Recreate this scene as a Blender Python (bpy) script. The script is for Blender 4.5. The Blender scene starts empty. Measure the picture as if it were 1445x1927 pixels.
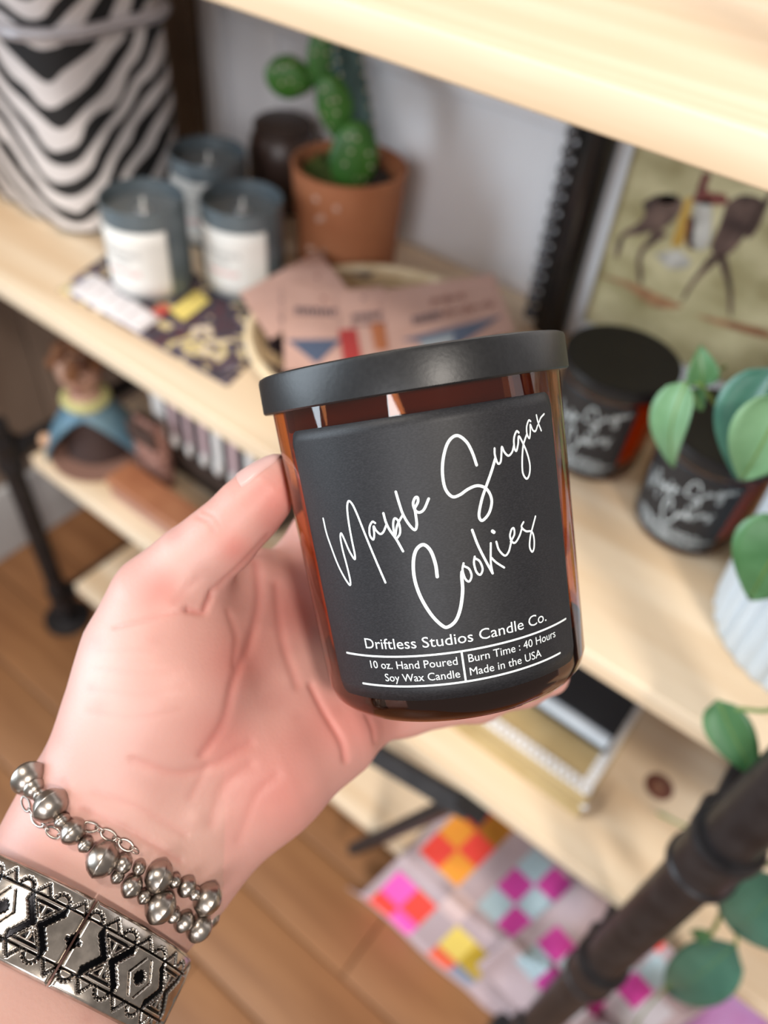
import bpy, bmesh, math, random
import numpy as np
from mathutils import Vector, Matrix

random.seed(7); rng = np.random.default_rng(7)
C = bpy.context.scene.collection
PI = math.pi

# ---------------------------------------------------------------- camera (z up, floor z=0, x along the shelves, y into the wall)
F = 1477.88
BAS = np.array([[0.78651168, 0.48803617, -0.37844428], [0.61311158, -0.54350048, 0.57332488], [-0.07411863, 0.68295528, 0.7266901]])
W2 = BAS.copy(); W2[2] *= -1                     # camera axes (right, down, forward) -> world
CAM = np.array([0, 0, 1.03])
def c2w(p): return np.asarray(p) @ W2.T + CAM   # camera space (right, down, forward) in metres -> world
cam_data = bpy.data.cameras.new('camera'); cam = bpy.data.objects.new('camera', cam_data); C.objects.link(cam)
Rm = Matrix(((W2[0, 0], -W2[0, 1], -W2[0, 2], 0), (W2[1, 0], -W2[1, 1], -W2[1, 2], 0), (W2[2, 0], -W2[2, 1], -W2[2, 2], CAM[2]), (0, 0, 0, 1)))
cam.matrix_world = Rm
cam_data.sensor_fit = 'HORIZONTAL'; cam_data.sensor_width = 36; cam_data.lens = 36 * F / 1445
cam_data.clip_start = 0.01
cam_data.dof.use_dof = True; cam_data.dof.focus_distance = 0.186; cam_data.dof.aperture_fstop = 9.6
sc = bpy.context.scene; sc.camera = cam
sc.view_settings.view_transform = 'Standard'; sc.view_settings.look = 'None'; sc.view_settings.gamma = 1
sc.view_settings.use_curve_mapping = False; sc.view_settings.exposure = 0.12

# ---------------------------------------------------------------- light
world = bpy.data.worlds.new('world'); sc.world = world; world.use_nodes = True
bg = world.node_tree.nodes['Background']; bg.inputs[0].default_value = (1.0, 0.93, 0.87, 1); bg.inputs[1].default_value = 0.25
def area(name, loc, target, size, power, col, sy=None):
    d = bpy.data.lights.new(name, 'AREA'); d.energy = power; d.color = col; d.size = size
    if sy: d.shape = 'RECTANGLE'; d.size_y = sy
    o = bpy.data.objects.new(name, d); C.objects.link(o); o.location = loc
    o.rotation_euler = (Vector(target) - Vector(loc)).to_track_quat('-Z', 'Y').to_euler()
    return o
area('window_light', (-2.1, -1.35, 1.35), (-0.2, 0.3, 0.85), 1.4, 76, (0.76, 0.89, 1.0), 1.9)
area('ceiling_lamp_light', (1.05, -0.60, 2.30), (-0.05, 0.2, 0.9), 0.22, 25, (1.0, 0.92, 0.83))
area('ceiling_lamp_light', (-0.9, -0.35, 2.65), (-0.4, 0.3, 0.7), 0.32, 20, (1.0, 0.91, 0.80))
area('front_fill_light', (0.9, -2.4, 1.9), (-0.1, 0.4, 0.75), 1.1, 42, (0.97, 0.97, 1.0))  # unseen frontal fill, added to brighten the wall

# ---------------------------------------------------------------- helpers
def at(x, y, Y):                                 # photo pixel on the plane y = Y
    r = W2 @ np.array([(x - 722.5) / F, (y - 963.5) / F, 1.0]); return r * (Y / r[1]) + CAM
def atz(x, y, Z):                                # photo pixel on the plane z = Z
    r = W2 @ np.array([(x - 722.5) / F, (y - 963.5) / F, 1.0]); return r * ((Z - CAM[2]) / r[2]) + CAM
def pc(x, y, z): return np.array([(x - 722.5) / F * z, (y - 963.5) / F * z, z])   # camera-space point

def node(nt, kind, **kw):
    n = nt.nodes.new(kind)
    for k, v in kw.items():
        if k.startswith('i_'): n.inputs[k[2:].replace('_', ' ')].default_value = v
        else: setattr(n, k, v)
    return n
def mat(name, col=(.5, .5, .5), rough=.5, metal=0, spec=.5, **kw):
    m = bpy.data.materials.new(name); m.use_nodes = True
    b = m.node_tree.nodes['Principled BSDF']
    b.inputs['Base Color'].default_value = (*col, 1); b.inputs['Roughness'].default_value = rough
    b.inputs['Metallic'].default_value = metal; b.inputs['Specular IOR Level'].default_value = spec
    for k, v in kw.items(): b.inputs[k.replace('_', ' ')].default_value = v
    return m
def noise_col(m, c1, c2, scale=(20, 20, 20), detail=4, lo=.35, hi=.65, bump=0, dist=0, bdist=.001):
    nt = m.node_tree; b = nt.nodes['Principled BSDF']
    tc = node(nt, 'ShaderNodeTexCoord'); mp = node(nt, 'ShaderNodeMapping'); mp.inputs['Scale'].default_value = scale
    nz = node(nt, 'ShaderNodeTexNoise'); nz.inputs['Scale'].default_value = 1; nz.inputs['Detail'].default_value = detail; nz.inputs['Distortion'].default_value = dist
    rp = node(nt, 'ShaderNodeValToRGB'); rp.color_ramp.elements[0].position = lo; rp.color_ramp.elements[1].position = hi
    rp.color_ramp.elements[0].color = (*c1, 1); rp.color_ramp.elements[1].color = (*c2, 1)
    L = nt.links.new
    L(tc.outputs['Object'], mp.inputs[0]); L(mp.outputs[0], nz.inputs[0]); L(nz.outputs[0], rp.inputs[0]); L(rp.outputs[0], b.inputs['Base Color'])
    if bump:
        bp = node(nt, 'ShaderNodeBump'); bp.inputs['Strength'].default_value = bump; bp.inputs['Distance'].default_value = bdist
        L(nz.outputs[0], bp.inputs['Height']); L(bp.outputs[0], b.inputs['Normal'])
    return m
def attr_mat(name, attr, rough=.6, **kw):
    m = mat(name, rough=rough, **kw); nt = m.node_tree
    a = node(nt, 'ShaderNodeVertexColor'); a.layer_name = attr
    nt.links.new(a.outputs[0], nt.nodes['Principled BSDF'].inputs['Base Color']); return m
def wood(name, c1, c2, c3, rough=.5, sx=2.2):
    m = mat(name, c1, rough); nt = m.node_tree; b = nt.nodes['Principled BSDF']; L = nt.links.new
    tc = node(nt, 'ShaderNodeTexCoord'); mp = node(nt, 'ShaderNodeMapping'); mp.inputs['Scale'].default_value = (sx, 34, 34)
    nz = node(nt, 'ShaderNodeTexNoise'); nz.inputs['Scale'].default_value = 1; nz.inputs['Detail'].default_value = 5; nz.inputs['Distortion'].default_value = .6
    m2 = node(nt, 'ShaderNodeMapping'); m2.inputs['Scale'].default_value = (2.5, 9, 9)
    n2 = node(nt, 'ShaderNodeTexNoise'); n2.inputs['Scale'].default_value = 1; n2.inputs['Detail'].default_value = 3
    rp = node(nt, 'ShaderNodeValToRGB'); e = rp.color_ramp.elements; e[0].position = .36; e[1].position = .66
    e[0].color = (*c1, 1); e[1].color = (*c2, 1)
    mx = node(nt, 'ShaderNodeMix', data_type='RGBA'); mx.inputs['B'].default_value = (*c3, 1)
    mr = node(nt, 'ShaderNodeMapRange'); mr.inputs[1].default_value = .5; mr.inputs[2].default_value = .78; mr.inputs[4].default_value = .75
    L(tc.outputs['Object'], mp.inputs[0]); L(mp.outputs[0], nz.inputs[0]); L(nz.outputs[0], rp.inputs[0])
    L(tc.outputs['Object'], m2.inputs[0]); L(m2.outputs[0], n2.inputs[0]); L(n2.outputs[0], mr.inputs[0])
    L(mr.outputs[0], mx.inputs['Factor']); L(rp.outputs[0], mx.inputs['A']); L(mx.outputs['Result'], b.inputs['Base Color'])
    bp = node(nt, 'ShaderNodeBump'); bp.inputs['Strength'].default_value = .12; bp.inputs['Distance'].default_value = .001
    L(nz.outputs[0], bp.inputs['Height']); L(bp.outputs[0], b.inputs['Normal'])
    return m

ORG = {}                                         # thing -> world origin of its local space
def link(name, me, parent=None, mats=()):
    o = bpy.data.objects.new(name, me); C.objects.link(o)
    for m in mats:
        if m: me.materials.append(m)
    if parent: o.parent = parent
    return o
def tag(o, label=None, cat=None, group=None, kind=None):
    if label: o['label'] = label
    if cat: o['category'] = cat
    if group: o['group'] = group
    if kind: o['kind'] = kind
    return o
def thing(name, loc, label, cat, group=None):
    o = bpy.data.objects.new(name, None); C.objects.link(o); o.location = tuple(loc); o.empty_display_size = .02
    ORG[o] = np.array(loc, float); return tag(o, label, cat, group)
class MB:
    def __init__(s): s.v = []; s.f = []; s.mi = []; s.cur = 0
    def add(s, vs, fs):
        b = len(s.v); s.v += [tuple(map(float, p)) for p in vs]
        for f in fs: s.f.append(tuple(b + i for i in f)); s.mi.append(s.cur)
        return s
    def box(s, x0, x1, y0, y1, z0, z1, bev=0):
        if not bev:
            return s.add([(x0, y0, z0), (x1, y0, z0), (x1, y1, z0), (x0, y1, z0), (x0, y0, z1), (x1, y0, z1), (x1, y1, z1), (x0, y1, z1)],
                         [(0, 3, 2, 1), (4, 5, 6, 7), (0, 1, 5, 4), (1, 2, 6, 5), (2, 3, 7, 6), (3, 0, 4, 7)])
        bm = bmesh.new(); bmesh.ops.create_cube(bm, size=1)
        for v in bm.verts: v.co = Vector(((x0 + x1) / 2 + v.co.x * (x1 - x0), (y0 + y1) / 2 + v.co.y * (y1 - y0), (z0 + z1) / 2 + v.co.z * (z1 - z0)))
        bmesh.ops.bevel(bm, geom=bm.edges[:], offset=bev, segments=3, profile=.6, affect='EDGES')
        bm.verts.index_update(); s.add([v.co for v in bm.verts], [[v.index for v in f.verts] for f in bm.faces]); bm.free(); return s
    def lathe(s, prof, c=(0, 0, 0), n=48, closed=False):
        vs = []; fs = []; k = len(prof)
        for r, z in prof:
            for i in range(n): a = 2 * PI * i / n; vs.append((c[0] + r * math.cos(a), c[1] + r * math.sin(a), c[2] + z))
        for j in range(k - 1 if not closed else k):
            j2 = (j + 1) % k
            for i in range(n): i2 = (i + 1) % n; fs.append((j * n + i, j * n + i2, j2 * n + i2, j2 * n + i))
        if not closed: fs.append(tuple(range(n - 1, -1, -1))); fs.append(tuple((k - 1) * n + i for i in range(n)))
        return s.add(vs, fs)
    def tube(s, pts, r, n=10, cap=True, flat=1.0):
        P = [np.array(p, float) for p in pts]; m = len(P); vs = []; fs = []; up = None
        for j in range(m):
            t = P[min(j + 1, m - 1)] - P[max(j - 1, 0)]; t /= np.linalg.norm(t) + 1e-12
            if up is None: up = np.cross(t, (0, 0, 1.)) if abs(t[2]) < .9 else np.cross(t, (1., 0, 0))
            up = up - t * (up @ t); up /= np.linalg.norm(up); w = np.cross(t, up); rr = r[j] if hasattr(r, '__len__') else r
            for i in range(n): a = 2 * PI * i / n; vs.append(P[j] + rr * (math.cos(a) * up + flat * math.sin(a) * w))
        for j in range(m - 1):
            for i in range(n): i2 = (i + 1) % n; fs.append((j * n + i, j * n + i2, (j + 1) * n + i2, (j + 1) * n + i))
        if cap: fs.append(tuple(range(n - 1, -1, -1))); fs.append(tuple((m - 1) * n + i for i in range(n)))
        return s.add(vs, fs)
    def ell(s, c, rx, ry, rz, M=None, nu=20, nv=12):
        vs = []; fs = []
        for j in range(nv + 1):
            ph = PI * j / nv
            for i in range(nu):
                a = 2 * PI * i / nu; p = np.array((rx * math.sin(ph) * math.cos(a), ry * math.sin(ph) * math.sin(a), rz * math.cos(ph)))
                vs.append(np.array(c) + (M @ p if M is not None else p))
        for j in range(nv):
            for i in range(nu): i2 = (i + 1) % nu; fs.append((j * nu + i, (j + 1) * nu + i, (j + 1) * nu + i2, j * nu + i2))
        return s.add(vs, fs)
    def prism(s, loop, thick):                   # closed 3D loop (planar) extruded along vector thick
        n = len(loop); a = [np.array(p, float) for p in loop]; b = [p + np.array(thick) for p in a]
        return s.add(a + b, [tuple(range(n - 1, -1, -1)), tuple(range(n, 2 * n))] + [(i, (i + 1) % n, n + (i + 1) % n, n + i) for i in range(n)])
    def grid(s, P):                              # P [a][b] of points
        a = len(P); b = len(P[0])
        return s.add([p for row in P for p in row], [(i * b + j, (i + 1) * b + j, (i + 1) * b + j + 1, i * b + j + 1) for i in range(a - 1) for j in range(b - 1)])
    def build(s, name, mats, parent=None, smooth=True, root=None, fix=True):
        me = bpy.data.meshes.new(name)
        r = root if root is not None else parent
        off = ORG.get(r, np.zeros(3)) if r is not None else np.zeros(3)
        me.from_pydata([tuple(np.array(v) - off) for v in s.v], [], s.f)
        if fix:
            bm = bmesh.new(); bm.from_mesh(me); bmesh.ops.remove_doubles(bm, verts=bm.verts, dist=1e-7); bmesh.ops.recalc_face_normals(bm, faces=bm.faces); 
            same = len(bm.faces) == len(s.f); bm.to_mesh(me); bm.free()
        mats = mats if isinstance(mats, (list, tuple)) else [mats]
        o = link(name, me, parent, mats)
        if len(mats) > 1: me.polygons.foreach_set('material_index', s.mi[:len(me.polygons)])
        if smooth:
            me.polygons.foreach_set('use_smooth', [True] * len(me.polygons)); me.set_sharp_from_angle(angle=math.radians(38))
        if root is None and parent is not None: ORG[o] = off
        elif root is not None: ORG[o] = off
        return o
def copy_tree(o, parent=None):
    c = o.copy(); C.objects.link(c)
    if parent: c.parent = parent
    for ch in list(o.children): copy_tree(ch, c)
    return c
def spline(pts, n=8):                            # Catmull-Rom through points
    P = [np.array(p, float) for p in pts]; P = [2 * P[0] - P[1]] + P + [2 * P[-1] - P[-2]]; out = []
    for i in range(1, len(P) - 2):
        for k in range(n):
            t = k / n; a, b, c, d = P[i - 1], P[i], P[i + 1], P[i + 2]
            out.append(.5 * ((2 * b) + (c - a) * t + (2 * a - 5 * b + 4 * c - d) * t * t + (3 * b - a - 3 * c + d) * t ** 3))
    out.append(P[-2]); return out

# ---------------------------------------------------------------- materials
PINE = wood('pine', (.64, .47, .30), (.78, .645, .475), (.60, .42, .25), .55, 1.6)
FLOORW = wood('floor_oak', (.22, .095, .036), (.29, .135, .055), (.15, .062, .024), .40, 3)
BROWNW = wood('brown_wood', (.16, .105, .068), (.22, .15, .10), (.12, .075, .05), .6, 2)
WHITE = noise_col(mat('white_paint', (.72, .72, .74), .45), (.76, .76, .79), (.82, .82, .84), (6, 6, 6))
BLACKM = noise_col(mat('black_pipe', (.012, .011, .012), .42, .0, .3), (.010, .009, .010), (.022, .020, .021), (60, 60, 60))
BLACKP = mat('black_satin', (.012, .011, .011), .33)
SILVER = noise_col(mat('silver', rough=.30, metal=1), (.17, .145, .125), (.50, .445, .395), (170, 170, 170), lo=.36, hi=.58)

# ---------------------------------------------------------------- the setting
S1, S2, S3, S4 = 1.03 - .098, 1.03 - .400, 1.03 - .651, 1.03 - .893      # top faces of the four boards
YF, YW = .307, .66
floor = tag(MB().box(-1.0, .9, -1.6, .70, -.03, -.004).build('floor', mat('floor_gap', (.05, .026, .014), .8), smooth=False), kind='structure')
pk = 0
for r in range(24):
    y0 = -1.55 + r * .092; x = -1.0 + (r * .37 % .6) - .6
    while x < .9:
        x1 = min(x + 1.05, .9); xa = max(x, -.97)
        if x1 - xa > .05 and y0 < .66:
            MB().box(xa + .0008, x1 - .0008, y0 + .0008, min(y0 + .0912, .665), -.005, 0, .0012).build('plank', FLOORW, floor)
        x += 1.05
wall = tag(MB().box(-.98, .9, YW, YW + .04, 0, 1.7).build('wall_back', WHITE, smooth=False), kind='structure')
for (x0, x1, z0, z1, t) in ((-.70, .9, .86, .98, .012), (-.70, .9, .775, .792, .007), (-.735, -.705, 0, 1.4, .012), (-.655, -.625, .10, .775, .008), (-.23, -.15, .10, .775, .012)):
    MB().box(x0, x1, YW - t, YW + .001, z0, z1, .003).build('moulding', WHITE, wall)
tag(MB().box(-.737, .9, YW - .014, YW, 0, .10, .003).build('baseboard_back', WHITE), kind='structure')
tag(MB().box(-.80, -.737, YW - .022, YW, 0, 1.6, .003).build('trim_1', BROWNW), kind='structure')
wl = tag(MB().box(-.985, -.955, -.02, YW, 0, 1.6).build('wall_left', mat('dark_gap', (.02, .015, .012), .8), smooth=False), kind='structure')
WLB = noise_col(mat('taupe_board', rough=.6), (.16, .112, .082), (.30, .23, .18), (30, 9, 2.0), lo=.3, hi=.7)
for i in range(7):
    MB().box(-.957, -.945, -.02 + i * .097, -.02 + i * .097 + .0945, .12, 1.6, .002).build('board', WLB, wl)
tag(MB().box(-.956, -.935, -.02, YW - .001, 0, .13, .003).build('baseboard_left', noise_col(mat('grey_paint', rough=.5), (.40, .41, .42), (.52, .53, .54), (8, 8, 8))), kind='structure')

# ---------------------------------------------------------------- shelf unit
def board(z, x0, x1, label):
    o = MB().box(x0, x1, YF, .635, z - .018, z, .0015).build('pine_shelf_board', PINE); return tag(o, label, 'shelf', 'pine boards of the shelf unit')
board(S1, -.80, .55, 'pine shelf board at the top right, highest of the four')
board(S2, -.90, .55, 'pine shelf board carrying the cactus, basket and tin candles')
b3 = board(S3, -.702, .55, 'pine shelf board carrying the kraft box, with a dark knot')
board(S4, -.702, .55, 'pine shelf board nearest the floor, under the quilt')
KNOT = noise_col(mat('wood_knot', rough=.6), (.10, .03, .02), (.17, .06, .035), (160, 160, 160))
kp = atz(1240, 1480, S3)
MB().lathe([(.001, .0), (.013, 0), (.0125, .0003), (.001, .0004)], (kp[0], kp[1], S3 - .0001), 24).build('knot', KNOT, b3)
MB().lathe([(.0005, .0004), (.0035, .0004), (.003, .0007), (.0005, .0008)], (kp[0], kp[1], S3 - .0001), 16).build('knot_heart', mat('knot_heart', (.26, .14, .08), .6), b3)

def pipe_post(x, y, z0, z1, r, fits, label, branch=None):
    t = thing('pipe_post', (x, y, z0), label, 'post', 'black pipe posts of the shelf unit')
    MB().tube([(x, y, z0), (x, y, z1)], r, 28).build('pipe', BLACKM, t)
    for fz in fits:
        h = .021
        MB().lathe([(r * .9, -h - .004), (r * 1.22, -h - .004), (r * 1.3, -h - .001), (r * 1.3, -h + .003), (r * 1.2, -h + .005), (r * 1.2, h - .005), (r * 1.3, h - .003), (r * 1.3, h + .001), (r * 1.22, h + .004), (r * .9, h + .004)], (x, y, fz), 28, True).build('coupling', BLACKM, t)
        if branch:
            yb = branch
            MB().tube([(x, y + r, fz), (x, yb, fz)], r * .82, 20).build('side_rail', BLACKM, t)
            MB().tube([(x, y + r * .8, fz), (x, y + r + .012, fz)], r * 1.12, 20).build('tee_neck', BLACKM, t)
    MB().lathe([(r, 0), (.034, 0), (.034, .006), (r * 1.2, .008), (r, .012)], (x, y, z0), 28).build('floor_flange', BLACKM, t)
    return t
pipe_post(.074, .268, 0.0, 1.5, .0163, (S2 - .018 - .0285, S3 - .018 - .0285, S4 - .046), 'black pipe post with couplings crossing the lower right corner', .62)
pipe_post(-.762, .307, 0.0, .395, .0125, (S3 - .018 - .014, .055), 'black pipe post standing on the floor at the far left', .60)
# beaded black upright between the two upper boards
t = thing('beaded_post', (-.238, .603, S2), 'glossy black upright with a beaded edge beside the horse picture', 'post')
MB().lathe([(.0155, 0), (.0155, S1 - .018 - S2)], (-.238, .603, S2), 24).build('shaft', mat('gloss_black', (.010, .009, .009), .16), t)
BEADB = mat('gloss_bead', (.05, .05, .056), .10, 0, 1.0)
me0 = None
for i in range(19):
    z = S2 + .012 + i * .0145
    if z > S1 - .026: break
    o = MB().ell((0, 0, 0), .0062, .0062, .0072, None, 14, 9).build('bead', BEADB, t, root=bpy.data.objects['floor']) if me0 is None else link('bead', me0, t)
    if me0 is None: me0 = o.data
    o.location = (-.0185, -.0085, z - S2)
# diagonal brace and rail under board three
t = thing('shelf_brace', (-.188, .293, .0), 'black metal rail and slanted brace under the pine board by the hand', 'brace')
zr = S3 - .018 - .0125
p0 = atz(884, 1524, zr); p1 = atz(590, 1350, zr)
MB().tube([p0, p1], .0115, 4, True, 1).build('rail', BLACKM, t)
p2 = at(664, 1599, .296)
MB().tube([p0 + np.array((-.012, 0, .001)), p2], .0088, 4, True, 1).build('slanted_bar', BLACKM, t)
p3 = np.array((p0[0] + .004, p0[1] + .012, zr))
MB().box(p0[0] - .012, p0[0] + .016, p0[1] - .01, p0[1] + .03, zr + .004, S3 - .0182, .002).build('mounting_plate', BLACKM, t)

# ---------------------------------------------------------------- candle
RT, RB, HJ, HL, RL = .03848, .03564, .08074, .0088, .0408
def rad(h): return RB + (RT - RB) * h / HJ
def amber():
    m = bpy.data.materials.new('amber_glass'); m.use_nodes = True; nt = m.node_tree; nt.nodes.clear(); L = nt.links.new
    out = node(nt, 'ShaderNodeOutputMaterial'); mx = node(nt, 'ShaderNodeMixShader'); lw = node(nt, 'ShaderNodeLayerWeight'); lw.inputs[0].default_value = .5
    pw_ = node(nt, 'ShaderNodeMath', operation='POWER'); pw_.inputs[1].default_value = 5; fr = node(nt, 'ShaderNodeMath', operation='MULTIPLY_ADD'); fr.inputs[1].default_value = .90; fr.inputs[2].default_value = .07; L(lw.outputs['Facing'], pw_.inputs[0]); L(pw_.outputs[0], fr.inputs[0])
    tr = node(nt, 'ShaderNodeBsdfTransparent'); tr.inputs[0].default_value = (.78, .44, .25, 1)
    gl = node(nt, 'ShaderNodeBsdfGlossy'); gl.inputs['Roughness'].default_value = .03
    L(fr.outputs[0], mx.inputs[0]); L(tr.outputs[0], mx.inputs[1]); L(gl.outputs[0], mx.inputs[2]); L(mx.outputs[0], out.inputs[0]); return m
AMBER = amber()
GBASE = mat('amber_base', (.006, .0025, .002), .05)
WAX = mat('soy_wax', (.90, .70, .48), .5)
wb = WAX.node_tree.nodes['Principled BSDF']; wb.inputs['Subsurface Weight'].default_value = 1; wb.inputs['Subsurface Radius'].default_value = (.02, .012, .006); wb.inputs['Subsurface Scale'].default_value = 1
LIDM = noise_col(mat('matte_black_tin', rough=.38, spec=.4), (.008, .008, .009), (.012, .012, .013), (900, 900, 900), bump=.10, bdist=.0003)
LABEL = noise_col(mat('black_label_paper', rough=.5, spec=.35), (.010, .010, .012), (.022, .022, .025), (1500, 1500, 4000), lo=.4, hi=.72, bump=.06, bdist=.0002)
PRINT = mat('white_print', (.80, .86, .86), .5)
STROKES = {
'M': [(-777,5341),(-773,4986),(-752,4621),(-721,4195),(-683,3872),(-647,3682),(-635,3816),(-640,4180),(-650,4563),(-649,4864),(-635,4967),(-620,4842),(-596,4541),(-566,4330),(-556,4439),(-558,4776),(-557,5211),(-547,5581),(-527,5732),(-503,5648),(-481,5390),(-456,4994),(-430,4597),(-404,4218),(-369,3728)],
'a': [(-367,5163),(-385,5198),(-410,5080),(-418,4887),(-401,4776),(-387,4898),(-382,5091),(-370,4990),(-347,4896),(-323,4937),(-298,5082)],
'p': [(-302,5371),(-296,5158),(-279,4960),(-248,4736),(-218,4439)],
'pb': [(-185,5273),(-228,5054),(-252,4814),(-253,5065),(-238,5221),(-218,5164),(-213,4972),(-222,4841),(-244,4754)],
'l': [(-202,5830),(-194,5590),(-181,5300),(-156,5060),(-125,4902),(-107,5018),(-104,5281),(-104,5395),(-100,5421),(-79,5532),(-77,5634),(-92,5633),(-109,5510),(-103,5356),(-81,5288),(-49,5346),(-12,5570)],
'S': [(304,6147),(288,6435),(262,6691),(218,6865),(178,6853),(138,6694),(104,6366),(90,6023),(96,5721),(129,5533),(174,5541),(234,5643),(292,5679),(342,5589),(368,5411),(370,5220),(342,4993),(294,4866),(278,5001),(306,5322),(346,5614),(392,5921),(431,6214)],
'u': [(434,6445),(431,6288),(444,6093),(465,6117),(478,6314),(486,6450),(499,6320),(525,6219),(556,6284),(577,6440)],
'g': [(626,6694),(608,6733),(583,6588),(578,6365),(591,6291),(610,6440),(623,6611),(650,6435),(676,6191),(690,5914),(678,5692),(649,5596),(623,5747),(628,6031),(647,6342),(666,6482),(692,6619)],
'a2': [(739,6898),(721,6926),(697,6788),(694,6619),(711,6514),(725,6658),(732,6826),(750,6684),(776,6650),(803,6771)],
'r': [(801,7011),(810,6844),(836,6630)], 'r2': [(822,6839),(846,6933),(888,7002)],
'C': [(-32,3744),(-31,4041),(-48,4368),(-86,4535),(-135,4434),(-165,4150),(-174,3740),(-153,3293),(-104,2853),(-48,2570),(-13,2518),(41,2640),(82,2918),(111,3316),(118,3633),(124,3767)],
'o': [(141,3961),(129,3809),(138,3597),(160,3513),(180,3637),(171,3804),(143,3891)],
'o2': [(216,4069),(206,3917),(214,3706),(236,3621),(256,3744),(244,3935),(219,4021)],
'k': [(223,4693),(246,4321),(282,3930),(318,3593)], 'k2': [(318,3593),(315,3859),(331,4304)], 'k3': [(319,3982),(350,3832),(401,3664)],
'i': [(369,4309),(380,4106),(415,3941),(446,4008),(470,4195)], 'dot': [(352,4572),(361,4540)],
'e': [(469,4230),(502,4376),(504,4523),(485,4504),(469,4356),(482,4209),(506,4189),(542,4321),(567,4485)],
's': [(584,4609),(564,4510),(595,4382),(643,4331),(657,4156),(648,3930),(628,3854),(612,3985),(625,4206),(650,4395),(691,4663)]}
WID = {'S': .34, 'C': .40, 'l': .30, 'k': .30, 'p': .29, 'dot': .42, 'r': .26, 'r2': .24, 'a2': .24, 'g': .26, 'M': .27}
def onjar(th, h, off): r = rad(h) + off; return (r * math.sin(th), -r * math.cos(th), h)
def ribbon(mb, pts, w, off):                     # pts (theta, h[m]); flat round-ended stroke on the label
    q = np.array([(t * rad(h), h) for t, h in pts])
    L0 = [];
    n = len(q); T = np.gradient(q, axis=0); T /= np.linalg.norm(T, axis=1)[:, None] + 1e-12; N = np.stack([-T[:, 1], T[:, 0]], 1)
    vs = []; fs = []
    for i in range(n):
        for s in (-1, 1): p = q[i] + N[i] * w * s; vs.append(onjar(p[0] / rad(p[1]), p[1], off))
    for i in range(n - 1): fs.append((2 * i, 2 * i + 1, 2 * i + 3, 2 * i + 2))
    mb.add(vs, fs)
    for i in (0, n - 1):
        vs = [onjar((q[i, 0] + w * math.cos(a)) / rad(q[i, 1]), q[i, 1] + w * math.sin(a), off) for a in np.linspace(0, 2 * PI, 11)[:-1]]
        mb.add(vs, [tuple(range(10))])
def text_on(mb, body, t0, t1, h0, cap, off):
    cu = bpy.data.curves.new('tmp', 'FONT'); cu.body = body; cu.size = 1; cu.resolution_u = 3; ob = bpy.data.objects.new('tmp', cu); C.objects.link(ob)
    bpy.context.view_layer.update(); me = ob.evaluated_get(bpy.context.evaluated_depsgraph_get()).to_mesh()
    v = np.array([x.co[:2] for x in me.vertices]); fs = [tuple(p.vertices) for p in me.polygons]
    x0, x1 = v[:, 0].min(), v[:, 0].max(); capu = .70; s = cap / capu
    vs = [onjar(t0 + (x - x0) / (x1 - x0) * (t1 - t0), h0 + y * s, off) for x, y in v]
    mb.add(vs, fs); bpy.data.objects.remove(ob); bpy.data.curves.remove(cu)
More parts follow.
